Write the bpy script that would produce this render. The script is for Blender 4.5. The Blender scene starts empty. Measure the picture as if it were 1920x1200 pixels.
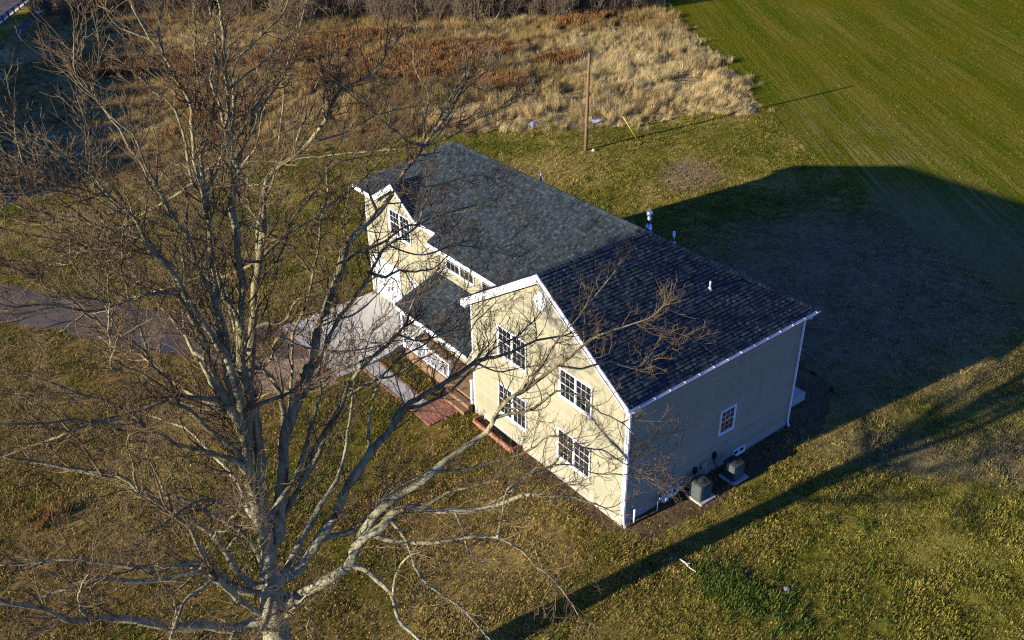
import bpy, bmesh, math, random
import numpy as np
from mathutils import Vector, Matrix

random.seed(7); rng = np.random.default_rng(11)
S = bpy.context.scene
COL = S.collection

# ------------------------------------------------------------------ camera, sky, sun, exposure
CF = 1736.3157
CC = np.array((-18.3317, -17.3559, 23.9463))
CR = np.array((0.7848775, -0.6194831, -0.0144192))
CU = np.array((0.3299722, 0.3981482, 0.8559184))
CW = np.array((0.5244861, 0.6765491, -0.5169098))
cam = bpy.data.cameras.new('camera'); cam_o = bpy.data.objects.new('camera', cam); COL.objects.link(cam_o)
cam.sensor_fit = 'HORIZONTAL'; cam.sensor_width = 36.0; cam.lens = 36.0 * CF / 1920.0
cam.clip_start = 0.1; cam.clip_end = 5000
M = Matrix(((CR[0], CU[0], -CW[0], CC[0]), (CR[1], CU[1], -CW[1], CC[1]), (CR[2], CU[2], -CW[2], CC[2]), (0, 0, 0, 1)))
cam_o.matrix_world = M
S.camera = cam_o

SUN_EL = math.radians(14.2); SUN_AZ = math.radians(-7.3)      # direction the light travels, in the ground plane
world = bpy.data.worlds.new('World'); S.world = world; world.use_nodes = True
wn = world.node_tree; wn.nodes.clear()
sky = wn.nodes.new('ShaderNodeTexSky'); sky.sky_type = 'NISHITA'; sky.sun_disc = False
sky.sun_elevation = SUN_EL
sky.sun_rotation = math.atan2(-math.cos(SUN_AZ), -math.sin(SUN_AZ)) % (2 * math.pi)
sky.air_density = 1.0; sky.dust_density = 0.0; sky.ozone_density = 6.0
bg = wn.nodes.new('ShaderNodeBackground'); bg.inputs['Strength'].default_value = 0.06
wo = wn.nodes.new('ShaderNodeOutputWorld')
tint = wn.nodes.new('ShaderNodeMix'); tint.data_type = 'RGBA'; tint.blend_type = 'MULTIPLY'; tint.inputs[0].default_value = 1.0
tint.inputs[7].default_value = (1.0, 1.20, 2.2, 1)         # the clear cold sky of the photograph's white balance
wn.links.new(sky.outputs[0], tint.inputs[6]); wn.links.new(tint.outputs[2], bg.inputs[0]); wn.links.new(bg.outputs[0], wo.inputs[0])
sun = bpy.data.lights.new('sun', 'SUN'); sun.energy = 5.0; sun.angle = math.radians(0.53); sun.color = (1.0, 0.92, 0.78)
sun_o = bpy.data.objects.new('sun', sun); COL.objects.link(sun_o)
ld = Vector((math.cos(SUN_AZ) * math.cos(SUN_EL), math.sin(SUN_AZ) * math.cos(SUN_EL), -math.sin(SUN_EL)))
sun_o.rotation_euler = ld.to_track_quat('-Z', 'Y').to_euler(); sun_o.location = (-60, 10, 40)
try: S.cycles.filter_width = 1.2; S.cycles.use_denoising = False; S.cycles.sample_clamp_indirect = 3.0
except Exception: pass
S.view_settings.view_transform = 'Standard'; S.view_settings.look = 'None'
S.view_settings.exposure = 1.2; S.view_settings.gamma = 1.0; S.view_settings.use_curve_mapping = False

# ------------------------------------------------------------------ helpers
def tag(o, label=None, cat=None, group=None, kind=None):
    if label: o['label'] = label
    if cat: o['category'] = cat
    if group: o['group'] = group
    if kind: o['kind'] = kind
    return o

def link(o, parent=None):
    COL.objects.link(o)
    if parent is not None:
        o.parent = parent
        o.matrix_parent_inverse = parent_inv(parent)
    return o

def parent_inv(p):
    m = Matrix.Identity(4); q = p; chain = []
    while q is not None:
        chain.append(q); q = q.parent
    for q in reversed(chain):
        m = m @ q.matrix_parent_inverse @ q.matrix_basis if q.parent else m @ q.matrix_basis
    return m.inverted()

def empty(name, loc, label, cat, group=None):
    o = bpy.data.objects.new(name, None); o.location = loc; o.empty_display_size = 0.3
    COL.objects.link(o); return tag(o, label, cat, group)

class MB:
    """collects shapes into one mesh"""
    def __init__(s): s.v = []; s.f = []
    def add(s, vs, fs):
        n = len(s.v); s.v.extend([tuple(map(float, a)) for a in vs]); s.f.extend([tuple(i + n for i in f) for f in fs]); return s
    def box(s, a, b):
        x0, y0, z0 = a; x1, y1, z1 = b
        x0, x1 = min(x0, x1), max(x0, x1); y0, y1 = min(y0, y1), max(y0, y1); z0, z1 = min(z0, z1), max(z0, z1)
        return s.add([(x0,y0,z0),(x1,y0,z0),(x1,y1,z0),(x0,y1,z0),(x0,y0,z1),(x1,y0,z1),(x1,y1,z1),(x0,y1,z1)],
                     [(0,3,2,1),(4,5,6,7),(0,1,5,4),(1,2,6,5),(2,3,7,6),(3,0,4,7)])
    def pbox(s, fr, u0, u1, h0, h1, o0, o1):
        P = [fr(u, h, o) for (u, h, o) in ((u0,h0,o0),(u1,h0,o0),(u1,h0,o1),(u0,h0,o1),(u0,h1,o0),(u1,h1,o0),(u1,h1,o1),(u0,h1,o1))]
        return s.add(P, [(0,3,2,1),(4,5,6,7),(0,1,5,4),(1,2,6,5),(2,3,7,6),(3,0,4,7)])
    def prism(s, poly, vec):
        n = len(poly); vec = Vector(vec)
        P = [Vector(p) for p in poly]; Q = [p + vec for p in P]
        return s.add(P + Q, [tuple(range(n))[::-1], tuple(range(n, 2 * n))] + [(i, (i + 1) % n, n + (i + 1) % n, n + i) for i in range(n)])
    def tube(s, pts, rad, sides=8, cap=True):
        pts = [Vector(p) for p in pts]; n = len(pts)
        if not hasattr(rad, '__len__'): rad = [rad] * n
        vs = []; fs = []; prev = None
        for i, p in enumerate(pts):
            d = (pts[min(i + 1, n - 1)] - pts[max(i - 1, 0)]).normalized()
            if prev is None:
                a = d.orthogonal().normalized()
            else:
                a = (prev - d * prev.dot(d)); a = a.normalized() if a.length > 1e-6 else d.orthogonal().normalized()
            prev = a; b = d.cross(a)
            for k in range(sides):
                t = 2 * math.pi * k / sides
                vs.append(p + (a * math.cos(t) + b * math.sin(t)) * rad[i])
        for i in range(n - 1):
            for k in range(sides):
                k2 = (k + 1) % sides
                fs.append((i * sides + k, i * sides + k2, (i + 1) * sides + k2, (i + 1) * sides + k))
        if cap:
            fs.append(tuple(range(sides))[::-1]); fs.append(tuple((n - 1) * sides + k for k in range(sides)))
        return s.add(vs, fs)
    def mesh(s, name, mat, smooth=False):
        me = bpy.data.meshes.new(name); me.from_pydata(s.v, [], s.f); me.update()
        bm = bmesh.new(); bm.from_mesh(me); bmesh.ops.recalc_face_normals(bm, faces=bm.faces); bm.to_mesh(me); bm.free()
        if mat: me.materials.append(mat)
        if smooth: me.polygons.foreach_set('use_smooth', [True] * len(me.polygons))
        return me
    def build(s, name, mat, parent=None, smooth=False, bevel=0):
        me = s.mesh(name, mat, smooth)
        if bevel:
            bm = bmesh.new(); bm.from_mesh(me)
            bmesh.ops.bevel(bm, geom=list(bm.edges), offset=bevel, segments=1, affect='EDGES'); bm.to_mesh(me); bm.free()
        return link(bpy.data.objects.new(name, me), parent)

def np_mesh(name, verts, faces, mat, smooth=False):
    """verts (n,3), faces (m,k) arrays -> mesh"""
    me = bpy.data.meshes.new(name); verts = np.asarray(verts, np.float32); faces = np.asarray(faces, np.int32)
    m, k = faces.shape
    me.vertices.add(len(verts)); me.vertices.foreach_set('co', verts.ravel())
    me.loops.add(m * k); me.loops.foreach_set('vertex_index', faces.ravel())
    me.polygons.add(m); me.polygons.foreach_set('loop_start', np.arange(m, dtype=np.int32) * k)
    try: me.polygons.foreach_set('loop_total', np.full(m, k, np.int32))
    except Exception: pass
    if smooth: me.polygons.foreach_set('use_smooth', np.ones(m, bool))
    me.materials.append(mat); me.update(calc_edges=True); me.validate()
    return me

class NT:
    """small node-tree helper"""
    def __init__(s, mat): s.t = mat.node_tree; s.n = s.t.nodes; s.l = s.t.links
    def put(s, sock, v):
        if v is None: return
        if isinstance(v, bpy.types.NodeSocket): s.l.new(v, sock)
        else:
            if sock.type == 'RGBA' and hasattr(v, '__len__') and len(v) == 3: v = (*v, 1)
            sock.default_value = v
    def pos(s): return s.n.new('ShaderNodeNewGeometry').outputs['Position']
    def obj(s): return s.n.new('ShaderNodeTexCoord').outputs['Object']
    def island(s): return s.n.new('ShaderNodeNewGeometry').outputs['Random Per Island']
    def orand(s): return s.n.new('ShaderNodeObjectInfo').outputs['Random']
    def scale(s, v, sc, rot=(0, 0, 0)):
        m = s.n.new('ShaderNodeMapping'); s.put(m.inputs['Vector'], v); m.inputs['Scale'].default_value = sc; m.inputs['Rotation'].default_value = rot
        return m.outputs[0]
    def noise(s, v, scale, detail=3, rough=0.55, dist=0.0):
        n = s.n.new('ShaderNodeTexNoise'); s.put(n.inputs['Vector'], v); n.inputs['Scale'].default_value = scale
        n.inputs['Detail'].default_value = detail; n.inputs['Roughness'].default_value = rough; n.inputs['Distortion'].default_value = dist
        return n.outputs['Fac']
    def m(s, op, a, b=None, c=None, clamp=False):
        n = s.n.new('ShaderNodeMath'); n.operation = op; n.use_clamp = clamp
        s.put(n.inputs[0], a); s.put(n.inputs[1], b); s.put(n.inputs[2], c); return n.outputs[0]
    def step(s, v, lo, hi):
        n = s.n.new('ShaderNodeMapRange'); n.interpolation_type = 'SMOOTHSTEP'; s.put(n.inputs[0], v)
        n.inputs[1].default_value = lo; n.inputs[2].default_value = hi; return n.outputs[0]
    def mix(s, f, a, b):
        n = s.n.new('ShaderNodeMix'); n.data_type = 'RGBA'; s.put(n.inputs[0], f); s.put(n.inputs[6], a); s.put(n.inputs[7], b); return n.outputs[2]
    def mul(s, f, a, b):
        n = s.n.new('ShaderNodeMix'); n.data_type = 'RGBA'; n.blend_type = 'MULTIPLY'; s.put(n.inputs[0], f); s.put(n.inputs[6], a); s.put(n.inputs[7], b); return n.outputs[2]
    def gray(s, v):
        n = s.n.new('ShaderNodeCombineColor'); [s.put(n.inputs[i], v) for i in range(3)]; return n.outputs[0]
    def blob(s, p, cx, cy, rx, ry, ang=0.0, soft=0.6, wob=0.5):
        """soft irregular patch on the ground, 1 inside"""
        sep = s.n.new('ShaderNodeSeparateXYZ'); s.put(sep.inputs[0], p)
        dx = s.m('SUBTRACT', sep.outputs[0], cx); dy = s.m('SUBTRACT', sep.outputs[1], cy)
        c, q = math.cos(ang), math.sin(ang)
        u = s.m('DIVIDE', s.m('ADD', s.m('MULTIPLY', dx, c), s.m('MULTIPLY', dy, q)), rx)
        v = s.m('DIVIDE', s.m('SUBTRACT', s.m('MULTIPLY', dy, c), s.m('MULTIPLY', dx, q)), ry)
        r = s.m('SQRT', s.m('ADD', s.m('MULTIPLY', u, u), s.m('MULTIPLY', v, v)))
        n = s.noise(p, 2.2 / max(rx, ry), 5, 0.65)
        r = s.m('ADD', r, s.m('MULTIPLY', s.m('SUBTRACT', n, 0.5), wob * 2))
        return s.m('SUBTRACT', 1.0, s.step(r, 1.0 - soft, 1.0 + soft * 0.5))

def material(name, color=None, rough=0.8, fn=None, spec=0.3, metal=0.0, trans=0.0):
    m = bpy.data.materials.new(name); m.use_nodes = True
    b = m.node_tree.nodes['Principled BSDF']; N = NT(m)
    b.inputs['Roughness'].default_value = rough; b.inputs['Metallic'].default_value = metal
    b.inputs['Specular IOR Level'].default_value = spec
    if color: b.inputs['Base Color'].default_value = (*color, 1)
    if fn:
        r = fn(N)
        col, h, dist = (r + (None, None))[:3] if isinstance(r, tuple) else (r, None, None)
        if col is not None: N.put(b.inputs['Base Color'], col)
        if h is not None:
            bp = N.n.new('ShaderNodeBump'); bp.inputs['Strength'].default_value = 1.0; bp.inputs['Distance'].default_value = dist or 0.02
            N.put(bp.inputs['Height'], h); N.l.new(bp.outputs[0], b.inputs['Normal'])
        if trans:                                    # thin blades let light through
            tb = N.n.new('ShaderNodeBsdfTranslucent'); mx = N.n.new('ShaderNodeMixShader'); mx.inputs[0].default_value = trans
            N.put(tb.inputs[0], col); N.l.new(b.outputs[0], mx.inputs[1]); N.l.new(tb.outputs[0], mx.inputs[2])
            N.l.new(mx.outputs[0], N.n['Material Output'].inputs['Surface'])
    return m

def in_poly(x, y, poly):
    poly = np.asarray(poly, float); inside = np.zeros(len(x), bool); n = len(poly)
    for i in range(n):
        x0, y0 = poly[i]; x1, y1 = poly[(i + 1) % n]
        if y0 == y1: continue
        c = ((y0 > y) != (y1 > y)) & (x < (x1 - x0) * (y - y0) / (y1 - y0) + x0)
        inside ^= c
    return inside

def view_uv(P):
    """photo pixel position of points, used only to skip building grass nobody can see"""
    d = P - CC; z = d @ CW
    z = np.where(z < 0.1, 0.1, z)
    return 960 + CF * (d @ CR) / z, 600 - CF * (d @ CU) / z, z

def vnoise(x, y, sc, seed=0):
    """smooth value noise in numpy"""
    r = np.random.default_rng(seed); G = r.random((64, 64))
    X = np.asarray(x) / sc; Y = np.asarray(y) / sc; i = np.floor(X).astype(int); j = np.floor(Y).astype(int)
    fx = X - i; fy = Y - j; fx = fx * fx * (3 - 2 * fx); fy = fy * fy * (3 - 2 * fy)
    g = lambda a, b: G[a % 64, b % 64]
    return (g(i, j) * (1 - fx) + g(i + 1, j) * fx) * (1 - fy) + (g(i, j + 1) * (1 - fx) + g(i + 1, j + 1) * fx) * fy

def scatter(name, meshes, P, rot, scl, idx, label, cat):
    """one 'stuff' object: many copies of a few small meshes, by geometry nodes"""
    src = bpy.data.collections.new(name + '_source')
    for i, me in enumerate(meshes):
        src.objects.link(bpy.data.objects.new('%s_clump_%02d' % (name, i), me))
    me = bpy.data.meshes.new(name); me.vertices.add(len(P)); me.vertices.foreach_set('co', np.asarray(P, np.float32).ravel())
    a = me.attributes.new('rot', 'FLOAT_VECTOR', 'POINT'); a.data.foreach_set('vector', np.asarray(rot, np.float32).ravel())
    a = me.attributes.new('scl', 'FLOAT', 'POINT'); a.data.foreach_set('value', np.asarray(scl, np.float32))
    a = me.attributes.new('idx', 'INT', 'POINT'); a.data.foreach_set('value', np.asarray(idx, np.int32))
    o = bpy.data.objects.new(name, me); COL.objects.link(o)
    g = bpy.data.node_groups.new(name + '_scatter', 'GeometryNodeTree')
    g.interface.new_socket('Geometry', in_out='INPUT', socket_type='NodeSocketGeometry')
    g.interface.new_socket('Geometry', in_out='OUTPUT', socket_type='NodeSocketGeometry')
    gi = g.nodes.new('NodeGroupInput'); go = g.nodes.new('NodeGroupOutput')
    ci = g.nodes.new('GeometryNodeCollectionInfo'); ci.inputs['Collection'].default_value = src
    ci.inputs['Separate Children'].default_value = True; ci.inputs['Reset Children'].default_value = True
    ip = g.nodes.new('GeometryNodeInstanceOnPoints'); ip.inputs['Pick Instance'].default_value = True
    def attr(nm, t):
        n = g.nodes.new('GeometryNodeInputNamedAttribute'); n.data_type = t; n.inputs[0].default_value = nm
        return n.outputs['Attribute']
    er = g.nodes.new('FunctionNodeEulerToRotation'); L = g.links.new
    L(gi.outputs[0], ip.inputs['Points']); L(ci.outputs[0], ip.inputs['Instance'])
    L(attr('idx', 'INT'), ip.inputs['Instance Index']); L(attr('rot', 'FLOAT_VECTOR'), er.inputs[0]); L(er.outputs[0], ip.inputs['Rotation'])
    L(attr('scl', 'FLOAT'), ip.inputs['Scale']); L(ip.outputs[0], go.inputs[0])
    md = o.modifiers.new('scatter', 'NODES'); md.node_group = g
    return tag(o, label, cat, kind='stuff')

# ------------------------------------------------------------------ materials
def lawn_colour(N, p, fine=True):
    g = N.noise(p, 0.16, 4, 0.6); h = N.noise(p, 0.9, 4, 0.65); k = N.noise(p, 4.5, 3, 0.6)
    f = N.m('ADD', N.m('MULTIPLY', g, 0.45), N.m('ADD', N.m('MULTIPLY', h, 0.35), N.m('MULTIPLY', k, 0.25)))
    c = N.mix(N.step(f, 0.40, 0.62), C_GREEN, C_OLIVE)
    c = N.mix(N.step(f, 0.50, 0.68), c, C_TAN)
    # leaf-strewn brown lawn on the tree's side of the house
    br = N.m('MULTIPLY', N.blob(p, -13, 14, 17, 30, 0.35, 0.9, 0.3), N.step(N.m('ADD', N.m('MULTIPLY', h, 0.6), N.m('MULTIPLY', g, 0.5)), 0.38, 0.62))
    c = N.mix(N.m('MULTIPLY', br, 0.85), c, C_LEAFY)
    # greener lawn on the open side
    c = N.mix(N.m('MULTIPLY', N.blob(p, 8, -9, 17, 8.5, -0.1, 0.7, 0.3), N.m('MULTIPLY', N.step(h, 0.25, 0.7), 0.7)), c, (0.335, 0.305, 0.040))
    # wear and thin places; the broad blobs paint the house's shadow area brown
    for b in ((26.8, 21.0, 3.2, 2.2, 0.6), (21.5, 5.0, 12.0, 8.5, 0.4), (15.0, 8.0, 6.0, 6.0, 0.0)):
        c = N.mix(N.m('MULTIPLY', N.blob(p, *b), 0.75), c, C_WORN_SHADE)
    for b in ((11.8, -4.4, 3.4, 1.5, -0.9), (14.8, -7.2, 2.2, 2.2, 0)):
        c = N.mix(N.m('MULTIPLY', N.blob(p, *b), 0.5), c, (0.42, 0.30, 0.17))
    for b in ((-8.0, 41.0, 5.0, 2.5, 0.2), (-11.5, 15.0, 5.0, 2.5, 0.5), (-6.0, 0.5, 6.0, 2.0, 0.3), (-2.5, 3.0, 3.5, 1.8, 1.2), (18, 27, 8, 3, .3)):
        c = N.mix(N.m('MULTIPLY', N.blob(p, *b), 0.55), c, C_TAN)
    for b in ((-4.5, 12.0, 2.5, 3.0, 0), (-9.5, 9.0, 4.0, 2.5, 0.6), (-8.5, 4.5, 3.0, 2.0, 0.2), (2.5, -7, 3.5, 2.5, 0.3)):
        c = N.mix(N.m('MULTIPLY', N.blob(p, *b), 0.55), c, C_GREEN)
    return c

C_GREEN = (0.125, 0.135, 0.014); C_OLIVE = (0.275, 0.225, 0.032); C_TAN = (0.49, 0.355, 0.105); C_WORN_SHADE = (0.36, 0.235, 0.14); C_LEAFY = (0.27, 0.165, 0.055)

def f_lawn(N):
    p = N.pos(); c = lawn_colour(N, p); k = N.noise(p, 14, 4, 0.7)
    c = N.mul(0.75, c, N.mix(N.step(k, 0.3, 0.7), (0.35, 0.33, 0.30), (1, 1, 1)))
    return c, N.noise(p, 9, 5, 0.75), 0.16
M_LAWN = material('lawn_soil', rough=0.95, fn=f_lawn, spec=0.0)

def f_tuft(N):
    p = N.pos(); c = lawn_colour(N, p); r = N.orand()
    c = N.mix(N.m('MULTIPLY', N.step(r, 0.6, 0.95), 0.55), c, C_TAN)
    c = N.mix(N.m('MULTIPLY', N.step(r, 0.35, 0.1), 0.65), c, C_GREEN)
    w = N.n.new('ShaderNodeTexWhiteNoise'); w.noise_dimensions = '1D'; N.put(w.inputs['W'], r)
    return N.mul(1.0, c, N.gray(N.m('ADD', N.m('MULTIPLY', w.outputs[0], 0.9), 0.55)))
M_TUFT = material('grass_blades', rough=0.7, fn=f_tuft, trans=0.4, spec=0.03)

def f_field(N):
    p = N.pos(); q = N.scale(p, (1, 1, 1), (0, 0, -math.atan2(39.5, 30.5)))
    big = N.noise(N.scale(q, (0.02, 0.22, 1)), 1.6, 4, 0.55); med = N.noise(N.scale(q, (0.05, 1.0, 1)), 1.3, 4, 0.6); fine = N.noise(p, 3.5, 5, 0.7)
    rows = N.noise(N.scale(q, (0.12, 5.0, 1)), 1.0, 3, 0.6)
    f = N.m('ADD', N.m('MULTIPLY', big, 0.45), N.m('ADD', N.m('MULTIPLY', med, 0.35), N.m('MULTIPLY', rows, 0.35)))
    c = N.mix(N.step(f, 0.47, 0.72), (0.085, 0.102, 0.004), (0.21, 0.165, 0.022))
    c = N.mix(N.m('MULTIPLY', N.step(N.noise(p, 0.06, 3, 0.6), 0.45, 0.65), 0.6), c, (0.135, 0.118, 0.005))
    edge = N.blob(p, 37.0, 11.0, 17.0, 7.0, 0.91, 0.9, 0.3)
    drill = N.step(N.noise(N.scale(q, (0.03, 2.6, 1)), 1.0, 3, 0.6), 0.46, 0.60)
    c = N.mix(N.m('MULTIPLY', N.m('MULTIPLY', edge, drill), N.m('MULTIPLY', N.step(N.noise(p, 0.25, 3, 0.6), 0.3, 0.7), 0.75)), c, (0.33, 0.235, 0.095))
    c = N.mix(N.m('MULTIPLY', N.blob(p, 30, 5, 9, 7, 0.9, 0.8, 0.3), 0.5), c, (0.27, 0.18, 0.10))  # brown painted over the crop where the house's shadow lies
    c = N.mul(0.7, c, N.mix(N.step(fine, 0.3, 0.7), (0.5, 0.5, 0.45), (1, 1, 1)))
    return c, N.m('ADD', N.m('MULTIPLY', rows, 0.6), fine), 0.12
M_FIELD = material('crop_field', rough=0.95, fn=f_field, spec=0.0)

def f_crop(N):
    p = N.pos(); r = N.orand(); b = N.noise(p, 0.12, 3, 0.6)
    c = N.mix(N.step(b, 0.35, 0.65), (0.085, 0.125, 0.010), (0.15, 0.15, 0.016))
    return N.mix(N.step(r, 0.7, 1.0), c, (0.32, 0.25, 0.07))
M_CROP = material('crop_blades', rough=0.7, fn=f_crop, trans=0.4, spec=0.03)

def straw_colour(N, p):
    big = N.noise(p, 0.10, 3, 0.6); mid = N.noise(p, 0.45, 4, 0.65)
    right = N.blob(p, 43, 40, 22, 15, 0.6, 0.9, 0.35)
    f = N.m('SUBTRACT', N.m('ADD', N.m('MULTIPLY', big, 0.6), N.m('MULTIPLY', mid, 0.5)), N.m('MULTIPLY', right, 0.20))
    c = N.mix(N.step(f, 0.36, 0.62), (0.66, 0.505, 0.215), (0.40, 0.26, 0.085))
    c = N.mix(N.m('MULTIPLY', N.step(N.noise(p, 0.28, 4, 0.65), 0.54, 0.66), 0.75), c, (0.34, 0.30, 0.085))
    return N.mix(N.m('MULTIPLY', N.step(N.noise(N.scale(p, (1, 1, 1)), 0.8, 4, 0.65), 0.56, 0.70), 0.7), c, (0.27, 0.155, 0.06))
def f_meadow(N):
    p = N.pos(); b = N.noise(p, 2.2, 6, 0.75); c = straw_colour(N, p)
    c = N.mul(1.0, c, N.mix(N.step(b, 0.36, 0.62), (0.16, 0.14, 0.12), (0.80, 0.78, 0.75)))
    return c, b, 0.35
M_MEADOW = material('meadow_thatch', rough=0.95, fn=f_meadow, spec=0.0)

def f_straw(N):
    p = N.pos(); r = N.orand(); c = straw_colour(N, p)
    return N.mul(1.0, c, N.gray(N.m('ADD', N.m('MULTIPLY', r, 0.55), 0.62)))
M_STRAW = material('dry_straw', rough=0.7, fn=f_straw, trans=0.4, spec=0.03)
M_WEED = material('dead_weed_stalks', rough=0.9, spec=0.05, fn=lambda N: N.mix(N.orand(), (0.15, 0.072, 0.024), (0.27, 0.145, 0.048)))
M_BRUSH = material('bare_brush', rough=0.9, spec=0.05, fn=lambda N: N.mix(N.orand(), (0.10, 0.070, 0.043), (0.20, 0.15, 0.09)))
M_GREENWEED = material('green_weeds', trans=0.4, rough=0.6, spec=0.25, fn=lambda N: N.mix(N.orand(), (0.055, 0.10, 0.012), (0.15, 0.185, 0.02)))
M_LEAF = material('fallen_leaf', rough=0.8, spec=0.1, fn=lambda N: N.mix(N.orand(), (0.22, 0.105, 0.030), (0.36, 0.215, 0.06)))

def f_soil(N):
    p = N.pos(); b = N.noise(p, 6, 5, 0.7); a = N.noise(p, 0.8, 3, 0.6)
    c = N.mix(N.step(b, 0.3, 0.7), (0.05, 0.034, 0.018), (0.15, 0.095, 0.045))
    return N.mix(N.m('MULTIPLY', N.step(a, 0.5, 0.7), 0.5), c, (0.19, 0.14, 0.06)), b, 0.12
M_SOIL = material('bare_soil', rough=0.97, fn=f_soil, spec=0.05)

def f_asphalt(N):
    p = N.pos(); a = N.noise(p, 0.5, 4, 0.6); b = N.noise(p, 45, 3, 0.7)
    c = N.mix(N.step(a, 0.35, 0.65), (0.066, 0.050, 0.036), (0.12, 0.09, 0.06))
    c = N.mix(N.m('MULTIPLY', N.blob(p, -9.0, 22.6, 1.3, 1.2, 0), 0.8), c, (0.045, 0.042, 0.05))
    return N.mul(0.5, c, N.gray(N.m('ADD', b, 0.45))), b, 0.01
M_ASPHALT = material('asphalt', rough=0.9, fn=f_asphalt, spec=0.2)
M_DIRT = material('dirt_apron', rough=0.95, spec=0.05, fn=lambda N: (N.mix(N.step(N.noise(N.pos(), 1.2, 5, 0.7), 0.35, 0.65), (0.20, 0.135, 0.075), (0.33, 0.235, 0.14)), N.noise(N.pos(), 9, 5, 0.7), 0.06))

def f_conc(N):
    p = N.pos(); a = N.noise(p, 0.7, 5, 0.65); b = N.noise(p, 30, 3, 0.7)
    c = N.mix(N.step(a, 0.3, 0.7), (0.33, 0.30, 0.24), (0.43, 0.40, 0.32))
    return N.mul(0.3, c, N.gray(N.m('ADD', b, 0.5))), b, 0.004
M_CONC = material('concrete', rough=0.9, fn=f_conc, spec=0.2)
M_FOUND = material('parged_foundation', rough=0.9, spec=0.2, fn=lambda N: N.mix(N.m('MULTIPLY', N.step(N.noise(N.pos(), 1.5, 4, 0.6), 0.52, 0.75), 0.6), (0.31, 0.285, 0.215), (0.30, 0.19, 0.13)))

def f_siding(N):
    p = N.pos(); a = N.noise(N.scale(p, (1, 1, 0.25)), 0.9, 4, 0.6); r = N.orand()
    c = N.mix(a, (0.270, 0.245, 0.150), (0.304, 0.279, 0.174))
    s = N.noise(N.scale(p, (3.0, 3.0, 0.15)), 1.0, 4, 0.6)
    c = N.mul(0.35, c, N.gray(N.m('ADD', N.m('MULTIPLY', s, 0.9), 0.5)))
    return N.mul(0.14, c, N.gray(r)), N.noise(N.scale(p, (1, 1, 8)), 14, 2, 0.5), 0.002
M_SIDING = material('vinyl_siding', rough=0.55, fn=f_siding, spec=0.25)
M_WHITE = material('white_trim', rough=0.45, spec=0.3, fn=lambda N: N.mix(N.step(N.noise(N.pos(), 3, 4, 0.6), 0.35, 0.8), (0.72, 0.72, 0.70), (0.60, 0.60, 0.57)))
M_GLASS = material('window_glass', (0.012, 0.015, 0.016), rough=0.04, spec=0.6)

def f_shingle(N):
    r = N.m('FRACT', N.m('ADD', N.m('MULTIPLY', N.island(), 7.31), N.m('MULTIPLY', N.orand(), 3.7)))
    w = N.n.new('ShaderNodeTexWhiteNoise'); w.noise_dimensions = '1D'; N.put(w.inputs['W'], N.m('MULTIPLY', r, 91.7))
    p = N.pos(); g = N.noise(p, 55, 3, 0.8); a = N.noise(p, 0.5, 3, 0.6)
    v = N.m('POWER', w.outputs[0], 1.4)
    c = N.mix(v, (0.016, 0.023, 0.025), (0.046, 0.060, 0.063))
    c = N.mul(0.6, c, N.gray(N.m('ADD', g, 0.5)))
    return N.mul(0.12, c, N.gray(N.m('ADD', a, 0.45))), g, 0.004
M_SHINGLE = material('asphalt_shingle', rough=0.92, fn=f_shingle, spec=0.15)
M_DECK = material('roof_felt', (0.02, 0.02, 0.022), rough=0.95, spec=0.1)
M_SKIRT = material('porch_skirt', rough=0.9, spec=0.1, fn=lambda N: N.mix(N.noise(N.pos(), 2.5, 4, 0.6), (0.14, 0.085, 0.045), (0.24, 0.15, 0.08)))
M_PLANK = material('deck_plank', rough=0.85, spec=0.15, fn=lambda N: N.mul(0.4, N.mix(N.noise(N.scale(N.pos(), (6, 0.5, 6)), 4, 4, 0.6), (0.17, 0.10, 0.05), (0.30, 0.19, 0.10)), N.gray(N.m('ADD', N.orand(), 0.4))))
M_BRICK = material('red_brick', rough=0.9, spec=0.1, fn=lambda N: (N.mul(0.5, N.mix(N.orand(), (0.21, 0.085, 0.052), (0.34, 0.165, 0.10)), N.gray(N.m('ADD', N.noise(N.pos(), 22, 3, 0.7), 0.5))), N.noise(N.pos(), 40, 3, 0.7), 0.004))
M_MORTAR = material('mortar', (0.17, 0.13, 0.10), rough=0.95, spec=0.1)
M_METAL = material('galvanised_metal', (0.55, 0.56, 0.58), rough=0.35, metal=0.9)
M_ACBODY = material('grey_green_metal', (0.042, 0.05, 0.044), rough=0.5, spec=0.3)
M_BLACK = material('black_plastic', (0.012, 0.012, 0.013), rough=0.5)
M_GREYBOX = material('grey_utility_metal', (0.33, 0.34, 0.35), rough=0.5)
M_RED = material('red_badge', (0.35, 0.03, 0.03), rough=0.5)
M_WOODPOLE = material('pole_wood', rough=0.9, spec=0.1, fn=lambda N: (N.mix(N.noise(N.scale(N.pos(), (14, 14, 0.6)), 2, 4, 0.6), (0.11, 0.065, 0.033), (0.22, 0.14, 0.075)), N.noise(N.scale(N.pos(), (20, 20, 0.7)), 3, 4, 0.6), 0.01))
M_YELLOW = material('yellow_plastic', (0.62, 0.47, 0.03), rough=0.5)
M_STONE = material('pale_stone', rough=0.9, fn=lambda N: N.mix(N.noise(N.pos(), 9, 4, 0.6), (0.28, 0.26, 0.22), (0.45, 0.42, 0.36)))
M_LITTER = material('white_plastic', (0.34, 0.345, 0.36), rough=0.4)
M_STICK = material('peeled_wood', (0.55, 0.46, 0.36), rough=0.8)

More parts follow.
